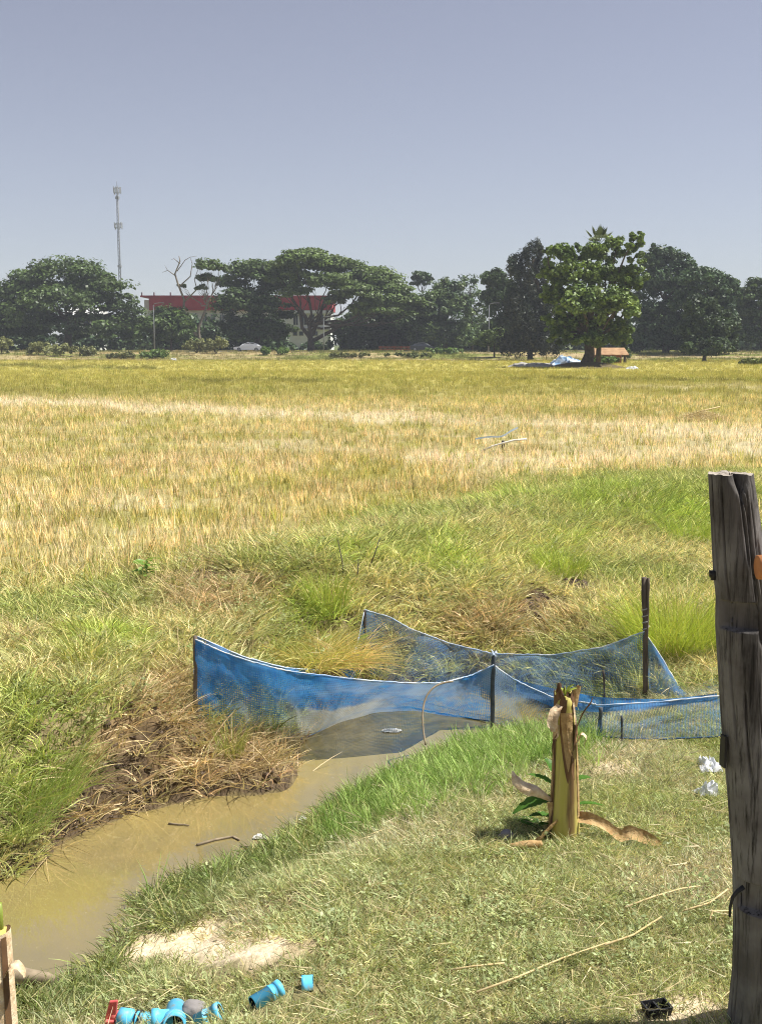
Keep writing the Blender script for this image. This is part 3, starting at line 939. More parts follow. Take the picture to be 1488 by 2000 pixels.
ro.add([(a.x, 222.5, a.z), (b.x, 222.5, b.z), (b.x, 233, b.z), (a.x, 233, a.z), (a.x, 227.5, a.z + 1.6), (b.x, 227.5, b.z + 1.6)], [(0, 1, 5, 4), (2, 3, 4, 5), (0, 4, 3), (1, 2, 5), (0, 3, 2, 1)])
ro.build('roof', M['white_paint'], wh, False)
bx_px(MB(), 165, 622, 176, 634, 223.9, 0.2).build('window', M['glass_dark'], wh, False)

# ------------------------------------------------------------------ mobile phone mast
def px_mast(name, label, X, TOPY, BASEPY, Yd, wpx, clusters, cat='mast', lattice=True):
    s = Yd / FPX
    top = at_y(X, TOPY, Yd)
    z0 = 1.0
    t = thing(name, label, cat, (top.x, Yd, z0))
    H = top.z - z0
    w = wpx * s / 2
    lg = [Vector((w * math.cos(a), w * math.sin(a), 0)) for a in (R(90), R(210), R(330))]
    for q in lg:
        MB().tube([q * 1.6, q + Vector((0, 0, H))], 0.085, 5).build('leg', M['steel'], t)
    br = MB()
    n = int(H / 1.1)
    for k in range(n):
        z1, z2 = H * k / n, H * (k + 1) / n
        f1, f2 = 1.6 - .6 * k / n, 1.6 - .6 * (k + 1) / n
        for i in range(3):
            j = (i + 1) % 3
            br.tube([lg[i] * f1 + Vector((0, 0, z1)), lg[j] * f2 + Vector((0, 0, z2))], 0.04, 3, cap=False)
            br.tube([lg[i] * f1 + Vector((0, 0, z1)), lg[j] * f1 + Vector((0, 0, z1))], 0.03, 3, cap=False)
    br.build('bracing', M['steel'], t, False)
    for zp, hp, rp in clusters:
        z = at_y(X, zp, Yd).z - z0; hh = hp * s; rr = rp * s
        for dz in (-.3 * hh, .3 * hh):
            MB().tube([(rr * math.cos(i * R(60)), rr * math.sin(i * R(60)), z + dz) for i in range(7)], .06, 4).build('mount_ring', M['steel'], t, False)
        for i in range(3):
            a0 = i * R(120)
            MB().tube([(0, 0, z + .3 * hh), (rr * math.cos(a0), rr * math.sin(a0), z + .3 * hh)], .05, 4).build('mount_arm', M['steel'], t, False)
        for i in range(6):
            a0 = i * R(60) + .5
            MB().box((rr * 1.05 * math.cos(a0), rr * 1.05 * math.sin(a0), z + random.uniform(-.1, .1) * hh), (.32, .18, hh * random.uniform(.8, 1.05)), a0 + math.pi / 2).build('antenna_panel', M['panel_grey'], t, False)
    MB().tube([(0, 0, H), (0, 0, H + 9 * s)], 0.06, 5).build('lightning_rod', M['steel'], t)
    return t


px_mast('phone_mast', 'tall slim lattice phone mast with two rings of antennas above the left rain tree', 229, 363, 690, 330, 3.6, [(372, 14, 6.5), (386, 5, 3), (441, 12, 7), (520, 4, 3)])
for x, y0, lab in ((14.5, 536, 'thin roof antenna pole at the far left edge'), (76, 506, 'tiny antenna rod just above the left rain tree')):
    p0 = at_y(x, y0, 260); a = thing('antenna_pole', lab, 'antenna', (p0.x, 260, 1.0))
    MB().tube([(0, 0, 0), (0, 0, p0.z - 1)], 0.09, 5).build('pole', M['steel'], a)
    MB().tube([(-.8, 0, p0.z - 3.0), (.8, 0, p0.z - 3.0)], 0.06, 4).build('cross_arm', M['steel'], a)

# ------------------------------------------------------------------ cars on the far road
def car(label, px, Y, L, mat, flip=1, rz=0.0):
    q = at_y(px, 684, Y)
    t = thing('car', label, 'car', (q.x, Y, RZ), rz, group='cars on the far road')
    prof = [(-.5, .42), (-.505, .62), (-.47, .72), (-.30, .80), (-.18, 1.18), (-.02, 1.42), (.18, 1.45), (.33, 1.22), (.44, .92), (.495, .88), (.505, .55), (.49, .32), (.38, .26), (-.38, .26), (-.48, .30)]
    n = len(prof)
    V = []
    for yy, sc in ((-.84, .94), (-.78, 1.0), (.78, 1.0), (.84, .94)):
        for x, z in prof:
            inset = .82 if z > .95 else 1.0
            V.append((x * L * flip, yy * inset, z if abs(yy) < .8 else .3 + (z - .3) * .97))
    F = []
    for k in range(3):
        for i in range(n):
            j = (i + 1) % n
            F.append((k * n + i, k * n + j, (k + 1) * n + j, (k + 1) * n + i))
    F.append(tuple(range(n))); F.append(tuple(3 * n + i for i in range(n))[::-1])
    link('body', new_mesh('body', V, F, mat), t)
    for sy in (-1, 1):
        y = .705 * sy
        g1 = [(-.15, .93), (-.06, 1.34), (.07, 1.38), (.07, .93)]; g2 = [(.085, .93), (.085, 1.38), (.19, 1.37), (.30, 1.12), (.36, .93)]
        for g in (g1, g2):
            m_ = MB().add([(x * L * flip, y + .02 * sy, z) for x, z in g] + [(x * L * flip, y - .05 * sy, z) for x, z in g],
                          [tuple(range(len(g))), tuple(range(len(g), 2 * len(g)))[::-1]] + [(i, (i + 1) % len(g), len(g) + (i + 1) % len(g), len(g) + i) for i in range(len(g))])
            m_.build('window', M['glass_dark'], t, False)
    ws = MB().add([(-.275 * L * flip, -.6, .86), (-.275 * L * flip, .6, .86), (-.075 * L * flip, .55, 1.36), (-.075 * L * flip, -.55, 1.36)], [(0, 1, 2, 3)])
    ws.add([(-.285 * L * flip, -.6, .87), (-.285 * L * flip, .6, .87), (-.085 * L * flip, .55, 1.39), (-.085 * L * flip, -.55, 1.39)], [(3, 2, 1, 0)])
    ws.build('windscreen', M['glass_dark'], t, False)
    for sx in (-.31, .31):
        for sy in (-1, 1):
            w = MB().profile((sx * L * flip, sy * .68, .31), (0, sy, 0), [(0, .0), (0, .31), (.17, .31), (.17, .2)], 16).build('wheel', M['rubber'], t)
            MB().profile((sx * L * flip, sy * .86, .31), (0, sy, 0), [(0, .2), (.01, .18), (.01, .0)], 12).build('rim', M['steel'], w)
    for sy in (-1, 1):
        MB().box((-.492 * L * flip, sy * .6, .66), (.12, .3, .12)).build('headlight', M['glass_dark'], t, False)
    return t


car('white saloon car passing on the far road left of centre', 485, 184, 4.5, M['car_white'], 1)
car('dark car in the shade on the far road right of centre', 826, 186, 4.4, M['car_dark'], -1)
rb = at_y(770, 686, 180)
t = thing('road_barrier', 'low rusty red barrier beside the far road, left of the dark car', 'barrier', (rb.x, 180, tz(rb.x, 180)))
M['rust'] = simple_mat('rust', (0.28, 0.09, 0.05), (0.18, 0.07, 0.045), 1.5, 0.9)
for k in range(5):
    MB().box((-2.2 + k * 1.1, 0, .45), (.14, .14, .9)).build('post', M['rust'], t, False)
for z in (.4, .75):
    MB().box((0, -.1, z), (5.0, .05, .18)).build('rail', M['rust'], t, False)

# ------------------------------------------------------------------ lamp posts
for x, ytop, Y, lab in ((300, 596, 172, 'thin grey lamp post by the bushy tree left of the white car'), (632, 622, 176, 'thin grey lamp post beside the forked trunks of the widest rain tree'), (955, 596, 172, 'thin grey lamp post left of the casuarina')):
    q = at_y(x, ytop, Y); z0 = tz(q.x, Y)
    t = thing('lamp_post', lab, 'lamp post', (q.x, Y, z0), group='lamp posts along the road')
    H = q.z - z0
    MB().tube([(0, 0, -.1), (0, 0, H)], [.09, .06], 6).build('pole', M['steel'], t)
    MB().tube([(0, 0, H), (.2, 0, H + .25), (1.0, 0, H + .35)], .04, 5).build('arm', M['steel'], t)
    MB().box((1.2, 0, H + .34), (.6, .22, .12)).build('lamp_head', M['steel'], t, False)

# ------------------------------------------------------------------ things under the front tree
M['tarp'] = simple_mat('tarp', (0.22, 0.42, 0.68), (0.62, 0.66, 0.70), 1.3, 0.5)
M['tin'] = simple_mat('tin', (0.42, 0.27, 0.14), (0.26, 0.14, 0.07), 1.4, 0.8)
def crumple(name, mat, c, sx, sy, h, seed, parent=None, n=14, smooth_faces=False, fr=3.0):
    V = []
    for j in range(n + 1):
        for i in range(n + 1):
            u, v = i / n * 2 - 1, j / n * 2 - 1
            e = max(abs(u), abs(v))
            nz = float(fbm(np.array([u * fr + seed]), np.array([v * fr - seed * 2.3]), int(seed * 10), 3)[0])
            wx = float(vnoise(np.array([u * 2.5 + seed]), np.array([v * 2.5]), 3)[0]) - .5
            wy = float(vnoise(np.array([u * 2.5]), np.array([v * 2.5 + seed]), 5)[0]) - .5
            V.append((c[0] + sx * (u + .5 * wx), c[1] + sy * (v + .5 * wy), c[2] + h * max(0.03, (1.25 * nz * (1 - e ** 3 * .8)))))
    F = [(j * (n + 1) + i, j * (n + 1) + i + 1, (j + 1) * (n + 1) + i + 1, (j + 1) * (n + 1) + i) for j in range(n) for i in range(n)]
    return link(name, new_mesh(name, V, F, mat, smooth_faces), parent)


TYd = FY + 3.0
q = at_y(1108, 700, TYd); z0 = tz(q.x, TYd)
t = thing('tarp_heap', 'heap of blue and white tarpaulin left of the front tree', 'tarpaulin', (q.x, TYd, z0 - .05))
crumple('tarp_sheet', M['tarp'], (0, 0, 0), 1.6, 1.0, 1.3, 3.1, t)
crumple('tarp_sheet', M['plastic_white'], (-.4, -.5, 0), 1.0, .8, .7, 5.7, t)
q = at_y(1040, 703, TYd - 1)
t = thing('rubbish_heap', 'pale low rubbish heap farther left of the front tree', 'rubbish', (q.x, TYd - 1, tz(q.x, TYd - 1) - .03))
crumple('rubbish_pile', M['concrete'], (0, 0, 0), 2.2, 1.0, .6, 8.3, t)
q = at_y(1188, 690, 126); z0 = tz(q.x, 126)
t = thing('field_shelter', 'low shelter with an orange rusty roof right of the front tree', 'shelter', (q.x, 126, z0))
for sx in (-1.6, 1.6):
    for sy in (-1, 1):
        MB().tube([(sx, sy, -.1), (sx, sy, 1.1)], .06, 6).build('post', M['dark_stick'], t)
MB().add([(-2, -1.3, 1.0), (2, -1.3, 1.0), (2, 1.3, 1.75), (-2, 1.3, 1.75), (-2, -1.3, .92), (2, -1.3, .92), (2, 1.3, 1.67), (-2, 1.3, 1.67)],
         [(0, 1, 2, 3), (7, 6, 5, 4), (0, 4, 5, 1), (1, 5, 6, 2), (2, 6, 7, 3), (3, 7, 4, 0)]).build('roof', M['tin'], t, False)
MB().box((0, .9, .5), (3.2, .05, 1.0)).build('back_wall', M['rust'], t, False)
for x, y, Y, lab in ((1233, 721, None, 'white rag at the field edge right of the front tree'), (338, 698, None, 'white rag at the field edge near the lamp post')):
    q = at_z(x, y, 0.08)
    if q.y > 148: q = at_y(x, y, 150)
    tag(crumple('rag', M['plastic_white'], (q.x, q.y, tz(q.x, q.y)), .5, .3, .35, x * .01), lab, 'rag')

# ------------------------------------------------------------------ things lying in the field
q = at_z(982, 884, 0.05)
t = thing('scare_stick', 'white bent stick tied to a short stake with blue streamer in the stubble', 'stick', (q.x, q.y, 0.05))
sc_ = q.y / FPX
MB().tube([(-42 * sc_, .05, .02), (-20 * sc_, 0, .13), (0, 0, .19), (22 * sc_, 0, .25), (46 * sc_, 0, .27)], .022, 6).build('white_stick', M['foam'], t)
MB().tube([(0, 0.02, -.1), (0, .02, .24)], .03, 6).build('stake', M['dark_stick'], t)
M['streamer'] = leaf_mat('streamer', .4, .03, base=((0.45, 0.58, 0.75), (0.6, 0.66, 0.72)))
MB().ribbon([(-52 * sc_, .3, .25), (-25 * sc_, .25, .30), (0, .2, .30), (18 * sc_, .25, .42), (32 * sc_, .3, .48)], .035, Vector((0, .3, 1)), n=2).build('streamer', M['streamer'], t)
q = at_z(1370, 822, 0.05)
M['straw_pale'] = M['straw']
t = thing('straw_heap', 'small heap of pale straw in the field near the right edge', 'straw', (q.x, q.y, .03))
Q = []
n = 1500
rr = np.sqrt(rng.random(n)); th = rng.random(n) * 6.283
hx, hy = rr * np.cos(th) * .75, rr * np.sin(th) * .5
cen = np.stack([hx, hy, rng.random(n) * .34 * (1 - rr) + .05], 1)
nr = rng.normal(size=(n, 3)); nr[:, 2] += 1
link('straw_pile', quad_mesh('straw_pile', leaf_quads(cen, nr, rng.uniform(.15, .45, n), .05), M['foliage'], np.array([.66, .54, .30]) * rng.uniform(.75, 1.15, (n, 1))), t)
MB().tube([(-.6, 0, .1), (0, .05, .3), (.5, 0, .42)], .02, 5).build('stick', M['straw'], t)

# ================================================================== foreground
# ------------------------------------------------------------------ wooden post
PD = 3.36
pb = at_y(1490, 2040, PD)
PX0, PZ0 = pb.x, -0.25
edge = [(925, 1382, 1470), (980, 1385, 1478), (1120, 1392, 1497), (1165, 1397, 1503), (1225, 1396, 1508), (1400, 1407, 1521), (1560, 1420, 1534), (1700, 1430, 1545), (1800, 1432, 1549), (1900, 1430, 1552), (2000, 1420, 1560), (2200, 1405, 1580)]
lv = []
for y, a, b in edge:
    A, B = at_y(a, y, PD), at_y(b, y, PD)
    lv.append((A.z, (A.x + B.x) / 2, (B.x - A.x) / 2))
lv.sort()
lz = np.array([l[0] for l in lv]); lc = np.array([l[1] for l in lv]); lr = np.array([l[2] for l in lv])
ztop = lz[-1]
z1a, z1b = at_y(1400, 1222, PD).z, at_y(1400, 1168, PD).z
z2a, z2b = at_y(1440, 1765, PD).z, at_y(1440, 1705, PD).z
NT, NZ = 150, 420
Zs = np.linspace(-0.3, ztop, NZ)
TH = np.arange(NT) / NT * 2 * math.pi
T2, Z2 = np.meshgrid(TH, Zs)
Rr = np.interp(Z2, lz, lr); Cx = np.interp(Z2, lz, lc)
cxn = np.cos(T2); syn = np.sin(T2)
rad = Rr * (1 + 0.05 * (fbm(cxn * 1.5 + 5, Z2 * 1.6 + syn, 3) - .5) + 0.03 * np.sin(3 * T2 + 1))
rad = rad - 0.0045 * (fbm(T2 * 14, Z2 * 2.0, 13, 3))
# drying cracks
for k in range(34):
    t0 = rng.uniform(math.pi * .95, math.pi * 2.05) if k < 24 else rng.uniform(0, 2 * math.pi)
    za = rng.uniform(-.2, ztop - .2); zl = rng.uniform(.18, .75)
    tw = rng.uniform(.016, .034); dp = rng.uniform(.014, .034)
    c0 = t0 + 0.10 * (vnoise(Z2 * 5, Z2 * 0 + k, k) - .5) + 0.05 * (Z2 - za)
    dt = np.abs((T2 - c0 + math.pi) % (2 * math.pi) - math.pi)
    win = smooth(0, .1, Z2 - za) * smooth(0, .1, za + zl - Z2)
    rad = rad - dp * win * np.exp(-(dt / tw) ** 2)
# split at the top
t0 = R(278) + 0.25 * (Z2 - ztop)
dt = np.abs((T2 - t0 + math.pi) % (2 * math.pi) - math.pi)
rad = rad - 0.062 * smooth(.10, .0, ztop - Z2) * np.exp(-(dt / (.10 + .22 * smooth(.07, 0, ztop - Z2))) ** 2)
VX = Cx + rad * cxn; VY = PD + rad * syn
# upper mortise: flat seat cut into the left front face
def flat_cut(VX, VY, za, zb, nrm, depth):
    m = (Z2 > za) & (Z2 < zb)
    dx, dy = VX - Cx, VY - PD
    pr = dx * nrm[0] + dy * nrm[1]
    lim = Rr * depth
    ov = np.where(m & (pr > lim), pr - lim, 0)
    return VX - ov * nrm[0], VY - ov * nrm[1]


VX, VY = flat_cut(VX, VY, z1a, z1b, (-math.cos(R(62)), -math.sin(R(62))), .60)
VX, VY = flat_cut(VX, VY, z2a, z2b, (-math.cos(R(55)), -math.sin(R(55))), .62)
ZZ = Z2 + 0.010 * (fbm(cxn * 3, syn * 3, 8) - .5) * smooth(.05, 0, ztop - Z2)
V = np.stack([VX, VY, ZZ], -1).reshape(-1, 3)
jj = np.arange(NT * NZ).reshape(NZ, NT)
Qp = np.stack([jj[:-1], np.roll(jj, -1, 1)[:-1], np.roll(jj, -1, 1)[1:], jj[1:]], -1).reshape(-1, 4)
m, nt, out = mat_new('weathered_wood')
p = nd(nt, 'ShaderNodeBsdfPrincipled'); p.inputs['Roughness'].default_value = 0.9; p.inputs['Specular IOR Level'].default_value = 0.15
f, raw = noise_fac(nt, 14, 8, .3, .7, stretch=(1, 1, .08), rough=.7)
f2, raw2 = noise_fac(nt, 5, 5, .4, .62)
c = mix_rgb(nt, (0.165, 0.15, 0.138), (0.05, 0.046, 0.043), f)
c = mix_rgb(nt, c, (0.21, 0.20, 0.19), f2)
f4, raw4 = noise_fac(nt, 60, 6, .5, .66, stretch=(1, 1, .05), rough=.7)
c = mix_rgb(nt, c, (0.02, 0.018, 0.016), f4)
nt.links.new(c, p.inputs['Base Color'])
b = nd(nt, 'ShaderNodeBump'); b.inputs['Strength'].default_value = 0.9; b.inputs['Distance'].default_value = 0.006
nt.links.new(raw4, b.inputs['Height']); nt.links.new(b.outputs[0], p.inputs['Normal'])
nt.links.new(p.outputs[0], out.inputs[0])
M['wood'] = m
post = thing('wooden_post', 'weathered grey wooden post, split at the top, at the right edge', 'post', (0, 0, 0))
link('shaft', grid_mesh('shaft', V, Qp, m), post)
M['end_grain'] = simple_mat('end_grain', (0.42, 0.37, 0.31), (0.26, 0.22, 0.18), 40, .9, .4, c3=(0.10, 0.085, 0.07), s3=70)
topring = V.reshape(NZ, NT, 3)[-1]
cap_v = [tuple(v) for v in topring] + [tuple((np.array([lc[-1], PD, ztop]) * .5 + v * .5) + np.array([0, 0, -.002])) for v in topring] + [(lc[-1] + .004, PD, ztop - .012)]
cap_f = [(i, (i + 1) % NT, NT + (i + 1) % NT, NT + i) for i in range(NT)] + [(NT + i, NT + (i + 1) % NT, 2 * NT) for i in range(NT)]
link('end_grain', new_mesh('end_grain', cap_v, cap_f, M['end_grain']), post)
q = at_y(1389, 1120, PD)
nl = MB(); nl.tube([q + Vector((.03, 0, 0)), q, q + Vector((-.006, 0, 0))], [.006, .006, .012], 8); nl.tube([q + Vector((.004, 0, .008)), q + Vector((.006, 0, -.02))], [.012, .008], 6)
nl.build('rusty_bolt', M['black_plastic'], post)
q = at_y(1408, 1462, PD)
MB().box(q + Vector((0, -.02, 0)), (.008, .03, .10), .2).build('metal_strip', M['black_plastic'], post, False)
hk = [at_y(x, y, PD - .06) for x, y in ((1452, 1732), (1440, 1740), (1430, 1752), (1425, 1772), (1424, 1790))]
MB().tube(hk, [.008, .007, .006, .005, .004], 8).build('iron_hook', M['black_plastic'], post)
# rail end, beside the post
M['orange_wood'] = simple_mat('orange_wood', (0.60, 0.26, 0.10), (0.46, 0.18, 0.07), 18, .7, .3)
q = at_y(1492, 1108, PD - .13)
rl = thing('wooden_rail', 'orange cut end of a short round rail fixed to the post', 'rail', q)
MB().tube([(-.022, 0, 0), (-.02, 0, 0), (.06, .0, .002), (.16, -.003, .004), (.30, -.006, .008)], [.026, .036, .040, .042, .044], 18, jit=.03).build('pole', M['orange_wood'], rl)

# ------------------------------------------------------------------ fish net pen
ws0 = hit(381, 1400)
def stake_pts(px, pyb, pyt, z=None, lean=0.0):
    b = hit(px, pyb) if z is None else at_z(px, pyb, z)
    tp = at_y(px + lean, pyt, b.y)
    return b, tp


S0b, S0t = stake_pts(382, 1400, 1242)
S2b, S2t = stake_pts(960, 1414, 1272, ZW + .02, 4)
S6b, S6t = stake_pts(1262, 1362, 1128, None, -4)
S5b = at_y(712, 1300, S0b.y + 1.75); S5t = at_y(712, 1192, S0b.y + 1.75)
S3b, S3t = stake_pts(1170, 1442, 1382, None, 3)
S4b, S4t = stake_pts(1214, 1455, 1398, None, 0)
S7b, S7t = stake_pts(1560, 1440, 1330)
pen = thing('fish_net_pen', 'blue net fish pen staked across the muddy ditch', 'net pen', (0, 0, 0))
M['stake_wood'] = simple_mat('stake_wood', (0.17, 0.13, 0.095), (0.075, 0.06, 0.05), 22, .9, .4, stretch=(1, 1, .2))
M['bamboo_grey'] = simple_mat('bamboo_grey', (0.10, 0.11, 0.12), (0.05, 0.06, 0.07), 22, .8)
def stake(b, tp, r, mat, n=7):
    pts = [b.lerp(tp, k / n) + Vector((random.uniform(-1, 1), random.uniform(-1, 1), 0)) * r * .25 for k in range(n + 1)]
    pts[0].z -= .2
    MB().tube(pts, [r * random.uniform(.85, 1.1) for _ in pts], 10, jit=.15).build('stake', mat, pen)


stake(S0b, S0t, .013, M['stake_wood']); stake(S2b, S2t, .016, M['bamboo_grey']); stake(S6b, S6t, .018, M['stake_wood'])
stake(S5b, S5t, .012, M['stake_wood']); stake(S3b, S3t, .012, M['bamboo_grey']); stake(S4b, S4t, .007, M['bamboo_grey']); stake(S7b, S7t, .016, M['stake_wood'])
q0 = at_y(1180, 1370, S6b.y + .05); q1 = at_y(1178, 1310, S6b.y + .05); stake(q0, q1, .007, M['stake_wood'])
# second thin stick bound to the tall stake
stake(S6t + Vector((.025, -.01, -.35)), S6t + Vector((.022, -.015, .0)), .009, M['stake_wood'])

m, nt, out = mat_new('blue_net')
dn = nd(nt, 'ShaderNodeAttribute'); dn.attribute_name = 'dens'
mu = nd(nt, 'ShaderNodeAttribute'); mu.attribute_name = 'mud'
f, raw = noise_fac(nt, 16, 8, .3, .7, stretch=(1, 1, .3), rough=.7)
c = mix_rgb(nt, (0.025, 0.15, 0.45), (0.075, 0.30, 0.60), f)
c = mix_rgb(nt, c, (0.42, 0.46, 0.48), mu.outputs['Fac'])
d = nd(nt, 'ShaderNodeBsdfDiffuse'); tl = nd(nt, 'ShaderNodeBsdfTranslucent'); tr = nd(nt, 'ShaderNodeBsdfTransparent')
nt.links.new(c, d.inputs[0]); nt.links.new(c, tl.inputs[0])
a1 = nd(nt, 'ShaderNodeMixShader'); a1.inputs[0].default_value = .42
nt.links.new(d.outputs[0], a1.inputs[1]); nt.links.new(tl.outputs[0], a1.inputs[2])
f5, raw5 = noise_fac(nt, 9, 12, .3, .7, stretch=(1.0, 1.0, .4), rough=.85)
mm = nd(nt, 'ShaderNodeMath', operation='MULTIPLY_ADD'); nt.links.new(f5, mm.inputs[0]); mm.inputs[1].default_value = .7; mm.inputs[2].default_value = -.36
ma = nd(nt, 'ShaderNodeMath', operation='ADD', use_clamp=True); nt.links.new(mm.outputs[0], ma.inputs[0]); nt.links.new(dn.outputs['Fac'], ma.inputs[1])
# woven threads, about 1.3 cm apart
tot = ma.outputs[0]
for nm_ in ('um', 'wm'):
    at2 = nd(nt, 'ShaderNodeAttribute'); at2.attribute_name = nm_
    k1 = nd(nt, 'ShaderNodeMath', operation='MULTIPLY'); k1.inputs[1].default_value = 2 * math.pi / .013
    k2 = nd(nt, 'ShaderNodeMath', operation='SINE'); k3 = nd(nt, 'ShaderNodeMath', operation='MULTIPLY_ADD', use_clamp=True)
    nt.links.new(at2.outputs['Fac'], k1.inputs[0]); nt.links.new(k1.outputs[0], k2.inputs[0]); nt.links.new(k2.outputs[0], k3.inputs[0])
    k3.inputs[1].default_value = .17; nt.links.new(tot, k3.inputs[2]); tot = k3.outputs[0]
a2 = nd(nt, 'ShaderNodeMixShader')
nt.links.new(tot, a2.inputs[0]); nt.links.new(tr.outputs[0], a2.inputs[1]); nt.links.new(a1.outputs[0], a2.inputs[2])
nt.links.new(a2.outputs[0], out.inputs[0])
M['net'] = m
M['hem'] = simple_mat('hem_cord', (0.80, 0.80, 0.78), (0.30, 0.45, 0.66), 7, .8)


def resample(pts, n):
    P = np.array([tuple(p) for p in pts], float)
    L = np.concatenate([[0], np.cumsum(np.linalg.norm(np.diff(P, axis=0), axis=1))]); L /= L[-1]
    # smooth by Catmull-like double interpolation
    u = np.linspace(0, 1, n)
    O = np.stack([np.interp(u, L, P[:, k]) for k in range(3)], 1)
    ker = np.array([1, 2, 3, 2, 1.]) / 9
    for _ in range(2):
        pad = np.concatenate([O[:1].repeat(2, 0), O, O[-1:].repeat(2, 0)])
        S = np.stack([np.convolve(pad[:, k], ker, 'valid') for k in range(3)], 1)
        S[0], S[-1] = O[0], O[-1]
        O = S
    return O


def net_panel(top, bot, nu, nv, dens, mud, seed, fold=0.03, hem=True, hemcol='hem', hem_r=.0042, sag=0.0, weight=False):
    if 'net_cord' not in M: M['net_cord'] = simple_mat('net_cord', (0.015, 0.05, 0.13), (0.03, 0.08, 0.16), 20, .8)
    T, B = resample(top, nu), resample(bot, nu)
    U, W = np.meshgrid(np.linspace(0, 1, nu), np.linspace(0, 1, nv))
    P = T[None] * (1 - W[..., None]) + B[None] * W[..., None]
    tang = np.gradient(T, axis=0); tang /= np.linalg.norm(tang, axis=1, keepdims=True)
    nrm = np.stack([-tang[:, 1], tang[:, 0], np.zeros(nu)], 1)
    L = np.linalg.norm(T[-1] - T[0])
    fo = (fbm(U * L * 5 + seed, W * 1.6 + seed, int(seed * 7), 4) - .5) * 2 * fold * np.sin(np.pi * np.clip(W, 0.03, .9)) ** .6
    rid = 1 - np.abs(2 * fbm(U * L * 3.2 + seed + .5 * W, W * 1.1 - U * L * .8, int(seed * 5) + 2, 3) - 1)
    fo += (rid - .8) * fold * 1.6 * np.sin(np.pi * np.clip(W, .02, .98)) ** .5
    fo += .012 * np.sin(U * L * 16 + 4 * fbm(U * L, W, 5)) * smooth(.5, .0, W) * smooth(0, .06, W)
    fo += sag * np.sin(np.pi * W)
    P = P + nrm[None] * fo[..., None]
    kk = np.arange(nu * nv).reshape(nv, nu)
    Qn = np.stack([kk[:-1, :-1], kk[:-1, 1:], kk[1:, 1:], kk[1:, :-1]], -1).reshape(-1, 4)
    me = grid_mesh('net_panel', P.reshape(-1, 3), Qn, M['net'])
    for nme, fn in (('dens', dens), ('mud', mud)):
        a = me.attributes.new(nme, 'FLOAT', 'POINT')
        a.data.foreach_set('value', np.clip(fn(U, W, fbm(U * L * 4, W * 2.5, int(seed * 3) + 1)), 0, 1).astype(np.float32).ravel())
    for nme, arr in (('um', U * L), ('wm', W * .45)):
        a = me.attributes.new(nme, 'FLOAT', 'POINT'); a.data.foreach_set('value', arr.astype(np.float32).ravel())
    o = link('net_panel', me, pen)
    if weight:
        MB().tube([Vector((q[0], q[1] - .01, max(q[2], ZW + .006) + random.uniform(-.003, .003))) for q in B[6::3]], .0045, 6).build('bottom_cord', M['net_cord'], o)
    if hem:
        MB().tube([Vector(q) + Vector((0, random.uniform(-.003, .003), .003 + random.uniform(-.002, .002))) for q in list(T[:-1:2]) + [T[-1]]], [hem_r * random.uniform(.6, 1.35) for _ in range(len(T[:-1:2]) + 1)], 6).build('top_cord', M[hemcol], o)
    return o


def P3(px, py, Y): return at_y(px, py, Y)


y0, y2, y5, y6 = S0b.y, S2b.y, S5b.y, S6b.y
# front, left half
net_panel([S0t + Vector((0, -.01, -.02)), P3(430, 1272, y0 - .02), P3(480, 1290, y0), P3(560, 1311, y0 + .04), P3(700, 1328, y0 + .12), P3(800, 1335, y0 + .2), P3(862, 1335, y0 + .25), P3(920, 1320, y2 - .04), S2t + Vector((0, -.02, -.09))],
          [S0b + Vector((0, -.02, -.02)), at_z(450, 1432, -.16), at_z(540, 1448, -.28), at_z(612, 1440, ZW - .02), at_z(660, 1415, ZW - .03), at_z(720, 1396, ZW - .04), at_z(800, 1392, ZW - .04), at_z(860, 1402, ZW - .03), at_z(960, 1416, ZW - .02)], 200, 64,
          lambda u, w, n: np.where(u < .42, .84 - .2 * smooth(.35, .9, w), 0.88 - .12 * w) + .3 * smooth(.14, .04, w) + .5 * (n - .5),
          lambda u, w, n: smooth(.40, .62, w + .9 * (n - .5)) * smooth(.06, .2, u) * smooth(.66, .5, u) + .45 * smooth(.35, .6, n) * smooth(.1, .5, u), 1.3, fold=.05, weight=True)
# front, right half: blue doubled hem, spreading over the bank
net_panel([S2t + Vector((.01, -.02, -.10)), P3(1000, 1326, y2 - .05), P3(1040, 1346, y2 - .12), P3(1080, 1363, y2 - .2), P3(1170, 1378, S3b.y + .02), P3(1280, 1372, S3b.y + .02), P3(1400, 1360, S3b.y + .05), P3(1560, 1335, S7b.y)],
          [at_z(962, 1416, ZW - .02), at_z(1050, 1432, ZW + .05)] + [hit(x, y) + Vector((0, 0, .03)) for x, y in ((1120, 1442), (1170, 1447), (1220, 1452), (1300, 1452), (1400, 1447), (1560, 1445))], 180, 48,
          lambda u, w, n: .40 + .5 * smooth(.22, .10, w) * smooth(.1, .25, u) + .18 * smooth(.2, .0, u) + .45 * (n - .5) - .12 * smooth(.5, 1, w),
          lambda u, w, n: .45 * n + .2 * smooth(.3, .0, u), 2.7, fold=.035, weight=True)
# blue fold hanging behind the front panel on the right
net_panel([P3(1008, 1328, y2 + .1), P3(1080, 1345, y2 + .05), P3(1170, 1362, S3b.y + .14), P3(1300, 1366, S3b.y + .1), P3(1400, 1354, S3b.y + .12)],
          [P3(1008, 1350, y2 + .08), P3(1080, 1382, y2 - .0), P3(1170, 1392, S3b.y + .10), P3(1300, 1378, S3b.y + .08), P3(1400, 1368, S3b.y + .1)], 60, 8,
          lambda u, w, n: .88 + 0 * u, lambda u, w, n: 0 * u, 4.1, fold=.012, hem=False)
